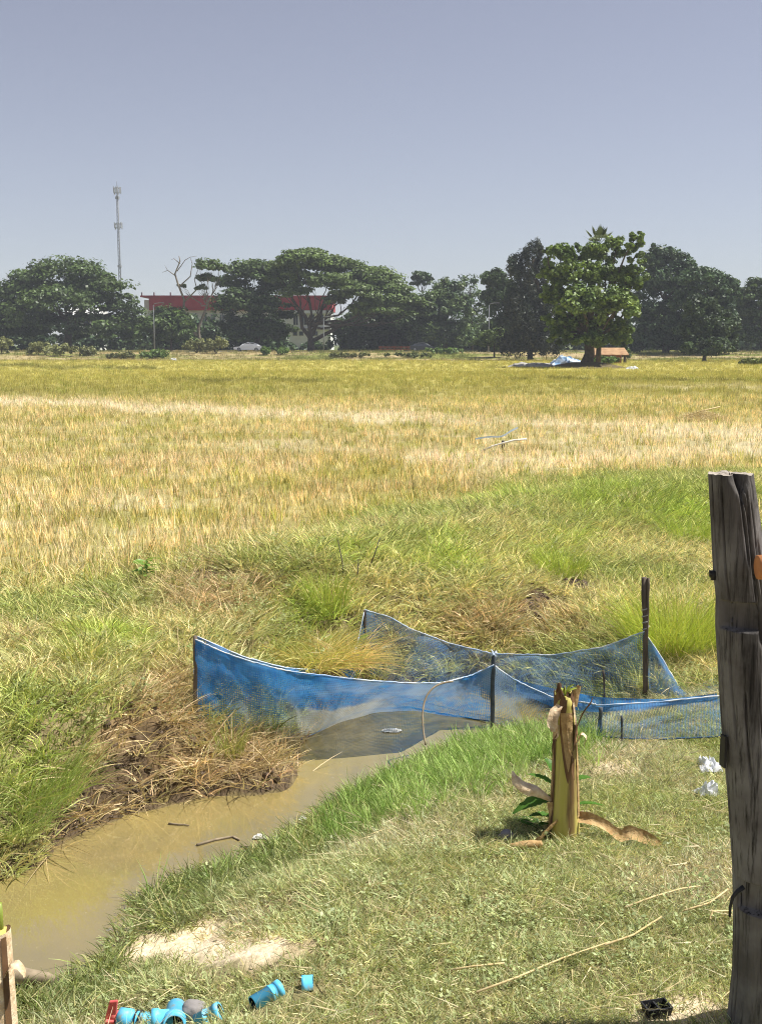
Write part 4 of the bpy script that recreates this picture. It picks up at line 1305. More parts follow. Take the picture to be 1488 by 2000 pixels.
# back, left: dark, hidden by the overhanging grass
net_panel([S0t + Vector((.01, .02, -.01)), P3(470, 1282, y0 + .35), P3(560, 1306, y0 + .85), P3(640, 1310, y0 + 1.3), P3(692, 1285, y0 + 1.6), S5t + Vector((0, 0, 0))],
          [S0b + Vector((0, .05, -.02)), at_z(480, 1385, -.15), at_z(570, 1370, -.22), at_z(650, 1345, -.25), S5b + Vector((0, 0, -.05))], 60, 20,
          lambda u, w, n: .82 + .4 * (n - .5), lambda u, w, n: .15 * n, 5.3, fold=.05)
# back, right: thin grey blue veil up to the tall stake
net_panel([S5t + Vector((.0, 0, 0)), P3(760, 1205, y5 - .1), P3(800, 1228, y5 - .2), P3(880, 1258, y5 - .45), P3(965, 1278, y5 - .7), P3(1080, 1280, y6 + .45), P3(1180, 1264, y6 + .2), S6t + Vector((.008, -.012, -.35))],
          [S5b + Vector((0, 0, -.05)), at_z(800, 1345, -.2), at_z(900, 1350, -.2), at_z(1000, 1362, -.15), at_z(1100, 1368, -.1), at_z(1200, 1366, -.06), S6b + Vector((0, .03, -.02))], 180, 44,
          lambda u, w, n: .30 + .32 * smooth(.22, .04, w) + .35 * (n - .5) + .2 * smooth(.1, .0, u), lambda u, w, n: .35 * n + .1, 6.1, fold=.035)
# loose tail right of the tall stake
net_panel([S6t + Vector((.02, -.01, -.37)), P3(1285, 1275, y6), P3(1308, 1315, y6 - .02), P3(1332, 1350, y6 - .05), P3(1400, 1325, y6), P3(1500, 1300, y6)],
          [S6b + Vector((.02, 0, 0)), hit(1285, 1366) + Vector((0, 0, .02)), hit(1310, 1368) + Vector((0, 0, .02)), hit(1345, 1372) + Vector((0, 0, .02)), hit(1410, 1352) + Vector((0, 0, .02)), hit(1500, 1345) + Vector((0, 0, .02))], 60, 16,
          lambda u, w, n: .50 + .3 * smooth(.3, .05, w) + .5 * (n - .5), lambda u, w, n: .3 * n, 7.9, fold=.04)
# wire hanging over the rim
wr = [P3(884, 1331, y0 + .2), P3(862, 1333, y0 + .15), P3(840, 1345, y0 + .12), P3(828, 1368, y0 + .08), P3(824, 1400, y0 + .0), P3(828, 1440, y0 - .1), P3(831, 1455, y0 - .12)]
MB().tube([Vector(q) for q in resample(wr, 24)], .006, 6).build('wire', M['dry_stick'], pen)
kn = MB(); qk = S2t + Vector((0, -.018, -.015))
for k in range(14):
    a = random.uniform(0, 6.28); kn.tube([qk, qk + Vector((math.cos(a) * .02, math.sin(a) * .02, random.uniform(-.04, .03)))], [.006, .004], 5)
kn.build('knot', M['hem'], pen)
kn = MB()
for k in range(5):
    q = S6t.lerp(S6b, .30 + .035 * k); a = k * 2.1
    kn.tube([q + Vector((math.cos(a + j * .8) * .0205, math.sin(a + j * .8) * .0205, j * .006)) for j in range(8)], .004, 5)
kn.build('binding', M['concrete'], pen)

# ------------------------------------------------------------------ banana stumps
m, nt, out = mat_new('banana_stem')
p = nd(nt, 'ShaderNodeBsdfPrincipled'); p.inputs['Roughness'].default_value = .55; p.inputs['Specular IOR Level'].default_value = .3
f, raw = noise_fac(nt, 16, 6, .35, .65, stretch=(1, 1, .10))
c = mix_rgb(nt, (0.44, 0.40, 0.08), (0.56, 0.46, 0.15), f)
f2, raw2 = noise_fac(nt, 9, 6, .56, .64, stretch=(1, 1, .07))
c = mix_rgb(nt, c, (0.20, 0.12, 0.05), f2)
nt.links.new(c, p.inputs['Base Color'])
b = nd(nt, 'ShaderNodeBump'); b.inputs['Strength'].default_value = .4; b.inputs['Distance'].default_value = .01
nt.links.new(raw, b.inputs['Height']); nt.links.new(b.outputs[0], p.inputs['Normal']); nt.links.new(p.outputs[0], out.inputs[0])
M['banana'] = m
M['sheath'] = simple_mat('sheath', (0.50, 0.35, 0.17), (0.34, 0.21, 0.09), 34, .85, .5, .1)
M['sheath_dark'] = simple_mat('sheath_dark', (0.11, 0.06, 0.03), (0.20, 0.11, 0.05), 20, .8, stretch=(1, 1, .2))
M['sheath_pale'] = simple_mat('sheath_pale', (0.74, 0.61, 0.42), (0.55, 0.38, 0.22), 34, .85, .5, .1)
M['banana_leaf'] = leaf_mat('banana_leaf', .35, .012, base=((0.09, 0.20, 0.03), (0.06, 0.14, 0.025)))
M['sprout'] = leaf_mat('sprout', .4, .05, base=((0.42, 0.46, 0.08), (0.32, 0.40, 0.06)))


def shell(mb, cfun, rfun, a0, a1, z0, z1, n=10, nz=14, taper=0.0, jag=0.0, lift=0.003, bottom_pt=False):
    vs, fs = [], []
    for j in range(nz + 1):
        w = j / nz
        half = (a1 - a0) / 2 * ((1 - taper * w) if not bottom_pt else max(.03, w ** .7))
        mid = (a0 + a1) / 2
        for i in range(n + 1):
            u = i / n * 2 - 1
            a = mid + u * half
            z = z0 + (z1 - z0) * w + (jag * math.sin(i * 2.3 + a0 * 5) * (1 if j == nz else 0))
            r = rfun(z) + lift
            c = cfun(z)
            vs.append((c[0] + r * math.cos(a), c[1] + r * math.sin(a), z))
    for j in range(nz):
        for i in range(n):
            fs.append((j * (n + 1) + i, j * (n + 1) + i + 1, (j + 1) * (n + 1) + i + 1, (j + 1) * (n + 1) + i))
    mb.add(vs, fs)
    return mb


bb = hit(1100, 1632)
bt = at_y(1096, 1352, bb.y).z - bb.z
bs = thing('banana_stump', 'cut banana stem with peeling dry sheaths standing in the grass', 'banana stump', bb)
cf = lambda z: (0.006 * math.sin(z * 5) - .02 * z, 0)
rf = lambda z: .068 - .026 * (z / bt) + .006 * math.exp(-z * 20)
st = MB()
NZs, NN = 26, 28
vs, fs = [], []
for j in range(NZs + 1):
    z = -.05 + (bt + .02) * j / NZs
    for i in range(NN):
        a = 2 * math.pi * i / NN
        r = rf(max(z, 0)) * (1 + .03 * math.sin(a * 5 + z * 2)) + .003 * random.random()
        zz = z + (.02 * math.sin(a * 3) + .015 * random.random() if j == NZs else 0)
        c = cf(z)
        vs.append((c[0] + r * math.cos(a), c[1] + r * math.sin(a), zz))
for j in range(NZs):
    for i in range(NN):
        fs.append((j * NN + i, j * NN + (i + 1) % NN, (j + 1) * NN + (i + 1) % NN, (j + 1) * NN + i))
fs.append(tuple(NZs * NN + i for i in range(NN)))
st.add(vs, fs); st.build('stem', M['banana'], bs)
F = -math.pi / 2
shell(MB(), cf, rf, F - .55, F + .70, bt * .48, bt * .88, lift=.004, bottom_pt=True).build('dry_sheath', M['sheath'], bs)
shell(MB(), cf, rf, F - .75, F + .85, bt * .40, bt * .87, lift=.0025, bottom_pt=True).build('dry_sheath', M['sheath_dark'], bs)
shell(MB(), cf, rf, F + .9, F + 1.9, bt * .15, bt * .80, lift=.004).build('dry_sheath', M['sheath'], bs)
shell(MB(), cf, rf, F - 1.9, F - 1.05, bt * .02, bt * .75, lift=.004).build('dry_sheath', M['sheath'], bs)
shell(MB(), cf, rf, F - 1.2, F - 1.0, bt * .0, bt * .7, lift=.0055, n=3).build('dry_sheath', M['sheath_dark'], bs)
shell(MB(), cf, lambda z: rf(z) - .004, F - 3.0, F + 3.0, bt * .86, bt * 1.0, n=30, jag=.02, lift=.006).build('rotten_top', M['sheath_dark'], bs)
tz_ = bt
# peeled flaps at the top
MB().ribbon([(-.035, -.045, tz_ * .93), (-.06, -.066, tz_ * .90), (-.075, -.08, tz_ * .83), (-.07, -.082, tz_ * .77)], [.03, .045, .05, .02], Vector((1, -.5, 0)), .3).build('peeled_sheath', M['sheath_pale'], bs)
MB().ribbon([(.045, -.03, tz_ * .66), (.06, -.036, tz_ * .74), (.085, -.04, tz_ * .71), (.075, -.04, tz_ * .66)], [.035, .04, .035, .02], Vector((0.3, 1, 0)), .1).build('peeled_sheath', M['sheath_pale'], bs)
MB().ribbon([(.03, -.035, tz_ * .62), (.042, -.045, tz_ * .80), (.07, -.05, tz_ * .90), (.10, -.05, tz_ * .955), (.105, -.05, tz_ * .99)], [.03, .028, .026, .03, .012], Vector((.3, 1, 0)), .2).build('peeled_sheath', M['sheath_dark'], bs)
MB().ribbon([(.03, .0, tz_ * .9), (.042, .0, tz_ * 1.0), (.055, .0, tz_ * 1.045)], [.04, .04, .02], Vector((1, .3, 0)), .2).build('peeled_sheath', M['sheath'], bs)
MB().ribbon([(-.02, .01, tz_ * .9), (-.03, .01, tz_ * 1.0), (-.035, .01, tz_ * 1.06)], [.03, .035, .015], Vector((1, .3, 0)), .2).build('peeled_sheath', M['sheath_dark'], bs)
for k in range(9):      # torn fibres and strips hanging down the stem
    a = F + random.uniform(-1.3, 1.3); zt = tz_ * random.uniform(.55, .97); ln_ = random.uniform(.05, .16)
    ps = []
    for j in range(5):
        zz = zt - ln_ * j / 4; rr_ = rf(zz) + .006 + .010 * (j / 4) ** 2 * random.uniform(.3, 1.4)
        c_ = cf(zz); aa = a + .05 * j * random.uniform(-1, 1)
        ps.append((c_[0] + rr_ * math.cos(aa), c_[1] + rr_ * math.sin(aa), zz))
    MB().ribbon(ps, [.012, .014, .013, .009, .003], Vector((-math.sin(a), math.cos(a), 0)), .15, n=2).build('torn_strip', M[random.choice(['sheath', 'sheath_dark', 'sheath_pale'])], bs)
for dx, dz in ((.0, .03), (.022, .035), (.03, .02), (-.012, .02)):
    MB().ribbon([(-.01, 0, tz_ * .97), (-.01 + dx * .5, -.01, tz_ + dz * .6), (-.01 + dx * 1.7, -.015, tz_ + dz * 1.2)], [.015, .03, .008], Vector((.2, 1, .2)), .15).build('sprout_leaf', M['sprout'], bs)
sB = bb.y / FPX
# dry strap curling up on the left
MB().ribbon([(-.055, -.01, .17), (-.09, -.03, .20), (-.13, -.05, .235), (-.18, -.06, .25), (-.225, -.05, .285), (-.24, -.04, .32)], [.02, .035, .05, .065, .055, .012], [Vector((0, .6, 1)), Vector((.1, .6, 1)), Vector((.2, .8, .8)), Vector((.3, .8, .6)), Vector((.5, .8, .4)), Vector((.6, .8, .2))], .35).build('dry_strap', M['sheath_pale'], bs)
MB().ribbon([(-.05, -.02, .03), (-.055, -.03, .10), (-.07, -.03, .17)], [.03, .03, .03], Vector((1, -.3, .2)), .2).build('dry_strap', M['sheath'], bs)
# long strap down to the right
pr = [(.06, -.02, .095), (.10, -.04, .10), (.16, -.06, .085), (.21, -.07, .05), (.245, -.075, .025), (.285, -.08, .05), (.33, -.085, .035), (.38, -.10, .018), (.42, -.11, .008)]
MB().ribbon(pr, [.05, .05, .045, .045, .05, .06, .06, .045, .01], [Vector((.2, .6, .9))] * 9, .2).build('dry_strap', M['sheath'], bs)
MB().ribbon([(-.04, -.05, .09), (-.09, -.08, .05), (-.14, -.12, .02), (-.17, -.14, .01)], [.05, .07, .07, .03], Vector((.6, -.2, .8)), .2).build('dry_strap', M['sheath'], bs)
MB().ribbon([(-.12, -.16, .03), (-.17, -.17, .035), (-.22, -.17, .025), (-.26, -.15, .02)], [.03, .04, .04, .02], Vector((0, .5, 1)), .3).build('dry_strap', M['sheath'], bs)
# leaves of side shoots
def broad_leaf(p0, d, L, W, droop, parent, mat, name='leaf', roll=.3):
    d = Vector(d).normalized(); pts = []; wd = []
    for k in range(9):
        w = k / 8
        pts.append(Vector(p0) + d * (L * w) + Vector((0, 0, -droop * w * w)))
        wd.append(max(.004, W * math.sin(math.pi * min(1, w * .92 + .06)) ** .7))
    sd = d.cross(Vector((0, 0, 1))).normalized() + Vector((0, 0, roll))
    MB().ribbon(pts, wd, sd, -.12, 4).build(name, mat, parent)


for (x, y, z), d, L, W, dr in (((-.03, .03, .16), (-1, .1, .1), .20, .075, .10), ((-.02, .06, .2), (-.8, .4, .6), .18, .07, .06), ((-.02, .06, .05), (-.9, -.1, .5), .15, .07, .05), ((-.04, .04, .03), (-.6, -.5, .6), .12, .06, .05),
                               ((.02, .06, .22), (.9, .3, .5), .14, .06, .05), ((.04, .05, .12), (1, -.05, .35), .16, .05, .05), ((-.05, .05, .0), (-.8, .4, .35), .20, .07, .05), ((-.02, .08, .25), (-.5, .5, .9), .12, .06, .03),
                               ((-.06, .0, .0), (-1, -.4, .5), .14, .06, .06), ((-.1, .05, .0), (-.7, -.3, .8), .15, .06, .05)):
    broad_leaf((x, y, z), d, L, W, dr, bs, M['banana_leaf'], 'leaf', random.uniform(-.3, .5))

lb = at_y(-2, 2045, 3.3); lb.z = tz(lb.x, lb.y)
lh = at_y(10, 1826, lb.y).z - lb.z
ls = thing('banana_stump', 'short cut banana stem at the lower left corner by the water', 'banana stump', lb)
cf2 = lambda z: (0, 0)
rf2 = lambda z: .062 - .02 * z
vs, fs = [], []
for j in range(15):
    z = -.05 + (lh + .05) * j / 14
    for i in range(26):
        a = 2 * math.pi * i / 26; r = rf2(z) * (1 + .04 * math.sin(4 * a))
        vs.append((r * math.cos(a), r * math.sin(a), z + (.012 * math.sin(a * 3) if j == 14 else 0)))
for j in range(14):
    for i in range(26):
        fs.append((j * 26 + i, j * 26 + (i + 1) % 26, (j + 1) * 26 + (i + 1) % 26, (j + 1) * 26 + i))
fs.append(tuple(14 * 26 + i for i in range(26)))
MB().add(vs, fs).build('stem', M['banana'], ls)
MB().add([Vector((v_[0] * 1.03, v_[1] * 1.03, v_[2] + .006)) for v_ in vs[14 * 26:]] + [Vector((0, 0, lh - .03))], [(i, (i + 1) % 26, 26) for i in range(26)]).build('cut_face', M['sheath_dark'], ls)
shell(MB(), cf2, rf2, F + .35, F + 1.9, 0, lh * 1.04, lift=.004).build('dry_sheath', M['sheath_pale'], ls)
shell(MB(), cf2, rf2, F + .75, F + 1.1, lh * .1, lh * 1.02, lift=.007, n=4).build('dry_sheath', M['sheath_dark'], ls)
shell(MB(), cf2, rf2, F + .15, F + .4, 0, lh * .95, lift=.005, n=4).build('dry_sheath', M['sheath_dark'], ls)
MB().tube([(.015, .02, lh - .02), (.016, .02, lh + .05), (.017, .02, lh + .095)], [.014, .013, .011], 10).build('young_shoot', M['sprout'], ls)
MB().ribbon([(.035, -.03, lh * .72), (.06, -.04, lh * .83), (.085, -.04, lh * .85), (.105, -.04, lh * .80), (.108, -.04, lh * .76)], [.015, .03, .034, .03, .012], Vector((0, 1, .3)), .1).build('peeled_sheath', M['sheath_pale'], ls)
MB().ribbon([(-.02, -.06, lh * .9), (-.03, -.075, lh * 1.0), (-.045, -.08, lh * 1.05), (-.055, -.08, lh * .98)], [.03, .035, .03, .015], Vector((1, 0, .3)), .2).build('peeled_sheath', M['sheath_dark'], ls)

# ------------------------------------------------------------------ blue pipe fittings
def pipe(mb_out, mb_in, p0, d, L, r, wall=.004, collars=()):
    p0 = Vector(p0); d = Vector(d).normalized()
    prof = [(0, r - wall), (0, r)]
    xs_ = [0]
    for a, b, rr in collars:
        prof += [(a, r), (a, rr), (b, rr), (b, r)]
    prof += [(L, r), (L, r - wall)]
    mb_out.profile(p0, d, prof, 28)
    mb_in.profile(p0, d, [(0, r - wall), (L, r - wall)], 28)


def on_ground(px, py, lift=0.0):
    q = hit(px, py); q.z += lift
    return q


def pipe_thing(name, label, a_px, b_px, r, collars=(), cat='pipe fitting', lift=None):
    a, b = on_ground(*a_px), on_ground(*b_px)
    t = thing(name, label, cat, a, group='blue pipe fittings')
    d = b - a
    L = d.length
    mo, mi = MB(), MB()
    z = r * .75 if lift is None else lift
    pipe(mo, mi, (0, 0, z), d, L, r, collars=[(c0 * L, c1 * L, r * cr) for c0, c1, cr in collars])
    bo = mo.build('pipe_wall', M['pvc'], t); auto = bo
    mi.build('bore', M['pvc_bore_shade'], t)
    return t, Vector((0, 0, z)), d, L


pipe_thing('pipe_socket', 'blue pipe socket with a flared end, next to the smallest blue piece', (494, 1974), (548, 1940), .027, [(.60, .66, 1.06), (.82, 1.0, 1.10)])
pipe_thing('pipe_end_cap', 'smallest blue pipe piece, lying farthest right in the grass', (590, 1936), (612, 1930), .026, [(.0, .35, 1.06)])
pipe_thing('pipe_coupling', 'blue pipe coupling with a collar beside the grey stone', (385, 2010), (432, 1988), .029, [(.35, .42, 1.05), (.78, 1.0, 1.10)])
# tee fitting with its mouth turned to the camera
q = on_ground(345, 2008)
t = thing('tee_fitting', 'blue tee fitting with its open round mouth facing the camera', 'pipe fitting', q, group='blue pipe fittings')
mo, mi = MB(), MB()
pipe(mo, mi, (0, -.035, .035), Vector((-.12, 1, -.05)), .11, .034, collars=[(0, .03, .040)])
mo.build('mouth', M['pvc'], t); mi.build('bore', M['pvc_bore_shade'], t)
mo, mi = MB(), MB()
pipe(mo, mi, (-.085, .0, .030), Vector((1, .12, 0)), .075, .031, collars=[(0, .025, .036)])
mo.build('branch', M['pvc'], t); mi.build('bore', M['pvc_bore_shade'], t)
# valve with red handle
q = on_ground(250, 2010)
t = thing('ball_valve', 'blue ball valve with a faded red lever handle, lower left', 'valve', q, group='blue pipe fittings')
mo, mi = MB(), MB()
pipe(mo, mi, (-.03, .01, .035), Vector((1, -.18, -.05)), .14, .028, collars=[(0, .045, .036), (.06, .07, .032), (.09, .105, .034)])
mo.build('valve_body', M['pvc'], t); mi.build('bore', M['pvc_bore_shade'], t)
MB().profile((-.035, .01, .037), (-1, .1, .2), [(0, .022), (.02, .022), (.022, .018), (.022, 0)], 18).build('stem_nut', M['red_plastic'], t)
hb = MB(); hb.add([Vector((-.085, -.005, .02)), Vector((-.042, -.005, .02)), Vector((-.032, -.002, .108)), Vector((-.062, -.002, .105)), Vector((-.085, .007, .02)), Vector((-.042, .007, .02)), Vector((-.032, .010, .108)), Vector((-.062, .010, .105))],
                  [(0, 1, 2, 3), (7, 6, 5, 4), (0, 4, 5, 1), (1, 5, 6, 2), (2, 6, 7, 3), (3, 7, 4, 0)])
hb.add([Vector((-.08, -.02, .0)), Vector((-.04, -.02, .0)), Vector((-.04, .02, .0)), Vector((-.08, .02, .0)), Vector((-.078, -.02, .04)), Vector((-.042, -.02, .04)), Vector((-.042, .02, .04)), Vector((-.078, .02, .04))],
       [(3, 2, 1, 0), (4, 5, 6, 7), (0, 1, 5, 4), (1, 2, 6, 5), (2, 3, 7, 6), (3, 0, 4, 7)])
ho = hb.build('lever_handle', M['red_plastic'], t, False)
bv = ho.modifiers.new('bevel', 'BEVEL'); bv.width = .004; bv.segments = 2
bd = MB()
for x in (.035, .05):
    bd.tube([(x + .02 * math.cos(a) * .3, .012 - .18 * (x + .03) + .033 * math.cos(a), .034 + .033 * math.sin(a)) for a in np.linspace(0, 6.28, 18)], .003, 5)
bd.build('rubber_band', M['rubber'], t)

# ------------------------------------------------------------------ stones, sticks, litter
def rock(name, label, cat, px, py, sx, sy, sz, mat, seed, sink=.3):
    q = on_ground(px, py)
    bm = bmesh.new(); bmesh.ops.create_icosphere(bm, subdivisions=4, radius=1)
    for v in bm.verts:
        n = float(fbm(np.array([v.co.x * 1.4 + seed]), np.array([v.co.y * 1.4 + v.co.z * 1.1]), int(seed * 9), 4)[0])
        v.co *= .72 + .56 * n
        v.co = Vector((v.co.x * sx, v.co.y * sy, v.co.z * sz + sz * (1 - sink) * .6))
    me = bpy.data.meshes.new(name); bm.to_mesh(me); bm.free(); me.materials.append(mat)
    me.polygons.foreach_set('use_smooth', [True] * len(me.polygons))
    return tag(link(name, me, loc=q), label, cat)


rock('stone', 'grey stone lying behind the blue coupling', 'stone', 382, 1984, .048, .045, .034, M['stone'], 1.7)
rock('stone', 'small dark stone at the water edge above the sandy patch', 'stone', 212, 1826, .02, .02, .015, M['stone'], 3.3)
rock('clod', 'grey crumbly clod left of the upright banana stump', 'clod', 988, 1640, .035, .03, .03, M['stone'], 4.4)
lg = at_z(72, 1918, ZW + .01)
t = thing('old_log', 'old grey log lying in the grass beside the lower left banana stump', 'log', lg)
MB().tube([(-.16, .0, .02), (-.05, .0, .025), (.04, -.01, .02), (.075, -.01, .012)], [.026, .03, .027, .016], 12, jit=.25).build('trunk', M['dry_stick'], t)
bp_ = on_ground(1281, 1982)
t = thing('black_pot', 'small black plastic tray on dusty ground near the post foot', 'tray', bp_, .25)
w, d_, h = .045, .03, .035
o_ = [(-w, -d_), (w, -d_), (w, d_), (-w, d_)]
vs = [(x * .85, y * .85, .003) for x, y in o_] + [(x, y, h) for x, y in o_] + [(x * .88, y * .88, h) for x, y in o_] + [(x * .75, y * .75, .008) for x, y in o_]
fs = [(3, 2, 1, 0), (12, 13, 14, 15)]
for i in range(4):
    j = (i + 1) % 4
    fs += [(i, j, 4 + j, 4 + i), (4 + i, 4 + j, 8 + j, 8 + i), (8 + i, 8 + j, 12 + j, 12 + i)]
MB().add(vs, fs).build('tray', M['black_plastic'], t, False)
MB().box((0, -.001, h * .5), (.006, d_ * 1.7, h * .8)).build('divider', M['black_plastic'], t, False)
q = on_ground(1381, 1500); tag(crumple('plastic_bag', M['plastic_white'], q, .05, .07, .07, 2.2, n=18), 'crumpled translucent white plastic bag by the post, nearer the net', 'plastic bag', 'white litter by the post')
q = on_ground(1380, 1553); tag(crumple('paper_scrap', M['plastic_white'], q, .055, .04, .08, 6.6, n=18), 'crumpled white scrap by the post, nearer the camera', 'litter', 'white litter by the post')
q = at_z(508, 1637, ZW + .004); tag(crumple('foam_piece', M['foam'], q, .032, .014, .03, 1.1, n=10), 'white foam piece floating near the grassy edge of the ditch', 'foam')
q = on_ground(592, 1606); tag(crumple('foam_piece', M['foam'], q, .025, .02, .04, 4.1, n=10), 'cream foam scrap in the grass where the water narrows', 'foam')
q = at_z(765, 1428, ZW + .003); tag(crumple('foam_piece', M['foam'], q, .06, .03, .02, 7.1, n=10), 'flat pale scrap floating on the water before the net', 'foam')
for pts, r, lab in ((((385, 1650), (420, 1640), (455, 1634), (468, 1640)), .008, 'pale stick floating in the muddy ditch'), (((470, 1652), (540, 1654)), .004, 'thin dark stick floating beside the foam piece'),
                    (((330, 1608), (370, 1612)), .006, 'short twig floating below the mud bank')):
    ps = [at_z(x, y, ZW + .006) for x, y in pts]
    if len(ps) < 4: ps = [ps[0].lerp(ps[-1], k / 4) + Vector((0, random.uniform(-.005, .005), 0)) for k in range(5)]
    c0 = ps[0].copy()
    tag(MB().tube([p_ - c0 for p_ in ps], [r * (1 - .12 * k) for k in range(len(ps))], 7, jit=.3).build('floating_stick', M['dry_stick'], loc=c0), lab, 'stick')
# dark dry stalks rising from the bund
for x0, y0_, x1, y1_, lab in ((672, 1140, 660, 1055, 'dark dead stalk above the overhanging grass, left one'), (692, 1150, 700, 1095, 'dark dead stalk above the overhanging grass, middle one'), (715, 1120, 742, 1050, 'dark dead stalk above the overhanging grass, leaning right')):
    q = on_ground(x0, y0_); tp = at_y(x1, y1_, q.y)
    o = MB().tube([Vector((0, 0, -.03)), (tp - q) * .5 + Vector((.01, 0, 0)), tp - q], [.007, .005, .003], 6, jit=.2).build('dead_stalk', M['dark_stick'], loc=q)
    tag(o, lab, 'stalk')
# long pale straws lying on the lawn
for i, (pts, lab) in enumerate(((((1220, 1790), (1275, 1768), (1330, 1752), (1365, 1748)), 'long pale straw on the lawn left of the post, upper one'), (((1335, 1795), (1385, 1780), (1420, 1755)), 'pale straw ending at the post hook'),
                                (((1385, 1815), (1390, 1800), (1430, 1797)), 'bent pale straw just left of the lower post'), (((930, 1960), (1010, 1930), (1100, 1890), (1190, 1858)), 'longest pale straw slanting across the lower lawn'),
                                (((880, 1915), (930, 1905), (985, 1900)), 'pale straw at the bottom centre of the lawn'), (((1180, 1868), (1235, 1845), (1290, 1810)), 'thin pale straw above the longest one'))):
    ps = [on_ground(x, y, .035) for x, y in pts]
    c0 = ps[0].copy()
    tag(MB().tube([p_ - c0 for p_ in ps], [.0045 * (1 - .15 * k) for k in range(len(ps))], 6).build('lying_straw', M['straw'], loc=c0), lab, 'straw')
# ------------------------------------------------------------------ grass: tuft shapes (kept out of the scene) and scatters
def blades_mesh(name, n, length, width, spread, lean, curl, segs=3, var=.35, dry=0.0, droop=0.0, mat=None, fold=False):
    V, F, Cl = [], [], []
    for k in range(n):
        a = random.uniform(0, 2 * math.pi); rr = spread * math.sqrt(random.random())
        p = Vector((rr * math.cos(a), rr * math.sin(a), -.01))
        la = a + random.uniform(-1.2, 1.2)
        ln = random.uniform(*lean); L = random.uniform(*length); W = width * random.uniform(.7, 1.25)
        d = Vector((math.cos(la) * math.sin(ln), math.sin(la) * math.sin(ln), math.cos(ln)))
        sa = random.uniform(0, math.pi)
        b = len(V)
        cv = 1 + var * random.uniform(-1, 1)
        col = (cv, cv * random.uniform(.96, 1.04), cv * random.uniform(.85, 1.1), 1)
        if random.random() < dry:
            col = (1.55 * cv, 1.28 * cv, 1.5 * cv, 1)
        cu = random.uniform(.4, 1.3) * curl
        for s in range(segs + 1):
            w = s / segs
            side = d.cross(Vector((math.cos(sa), math.sin(sa), .3)))
            side = side.normalized() if side.length > 1e-4 else Vector((1, 0, 0))
            ww = W * (1 - w) ** .6 if s < segs else W * .12
            V += [p - side * ww / 2, p + side * ww / 2]
            Cl += [col, col]
            p = p + d * (L / segs)
            d = (d + Vector((math.cos(la) * cu, math.sin(la) * cu, -cu * .6 - droop * w)) / segs).normalized()
            if p.z < .004 and d.z < 0: d.z = .02; d.normalize()
        for s in range(segs):
            F.append((b + 2 * s, b + 2 * s + 1, b + 2 * s + 3, b + 2 * s + 2))
    me = new_mesh(name, V, F, mat or M['grass'])
    at = me.attributes.new('bcol', 'FLOAT_COLOR', 'POINT')
    at.data.foreach_set('color', np.array(Cl, np.float32).ravel())
    return me


def weed_mesh(name, n, leaf, spread, h):
    V, F, Cl = [], [], []
    for k in range(n):
        a = random.uniform(0, 6.28); rr = spread * math.sqrt(random.random())
        c = Vector((rr * math.cos(a), rr * math.sin(a), random.uniform(.2, 1) * h))
        nr = Vector((random.gauss(0, .5), random.gauss(0, .5), 1)).normalized()
        u = nr.cross(Vector((random.gauss(0, 1), random.gauss(0, 1), .1))).normalized(); v = nr.cross(u)
        L = leaf * random.uniform(.6, 1.3)
        b = len(V)
        V += [c - u * L * .5, c - u * L * .1 + v * L * .28, c + u * L * .5, c - u * L * .1 - v * L * .28]
        cv = random.uniform(.7, 1.25)
        Cl += [(cv, cv, cv, 1)] * 4
        F.append((b, b + 1, b + 2, b + 3))
    me = new_mesh(name, V, F, M['grass'])
    at = me.attributes.new('bcol', 'FLOAT_COLOR', 'POINT')
    at.data.foreach_set('color', np.array(Cl, np.float32).ravel())
    return me


def proto_set(key, meshes):
    col = bpy.data.collections.new('shapes_' + key)
    for k, me in enumerate(meshes):
        o = bpy.data.objects.new('%s_%d' % (key, k), me)
        col.objects.link(o)
    return col, len(meshes)


PROTO = {
    'lawn': proto_set('lawn', [blades_mesh('lawn', 22, (.035, .085), .0052, .06, (.2, 1.2), .9, dry=.3, var=.5) for _ in range(5)]),
    'weed': proto_set('weed', [weed_mesh('weed', 26, .017, .06, .025) for _ in range(3)]),
    'lush': proto_set('lush', [blades_mesh('lush', 22, (.09, .19), .007, .05, (.05, .5), .7, segs=4) for _ in range(4)]),
    'bank': proto_set('bank', [blades_mesh('bank', 22, (.06, .16), .0075, .08, (.2, 1.2), 1.0, segs=3, dry=.25, var=.5) for _ in range(5)]),
    'straw': proto_set('straw', [blades_mesh('straw', 16, (.10, .34), .0055, .10, (.7, 1.5), .5, segs=3, var=.45) for _ in range(4)]),
    'arch': proto_set('arch', [blades_mesh('arch', 26, (.22, .42), .006, .05, (.1, .7), 1.1, segs=5, var=.3, dry=.12) for _ in range(3)]),
    'stub': proto_set('stub', [blades_mesh('stub', 11, (.08, .27), .0105, .085, (.0, .42), .25, segs=2, var=.55, dry=.16) for _ in range(5)]),
    'stubfar': proto_set('stubfar', [blades_mesh('stubfar', 20, (.12, .25), .016, .22, (.0, .35), .15, segs=1, var=.35) for _ in range(4)]),
    'debris': proto_set('debris', [blades_mesh('debris', 7, (.05, .16), .004, .05, (1.3, 1.6), .1, segs=2, var=.3) for _ in range(3)]),
}


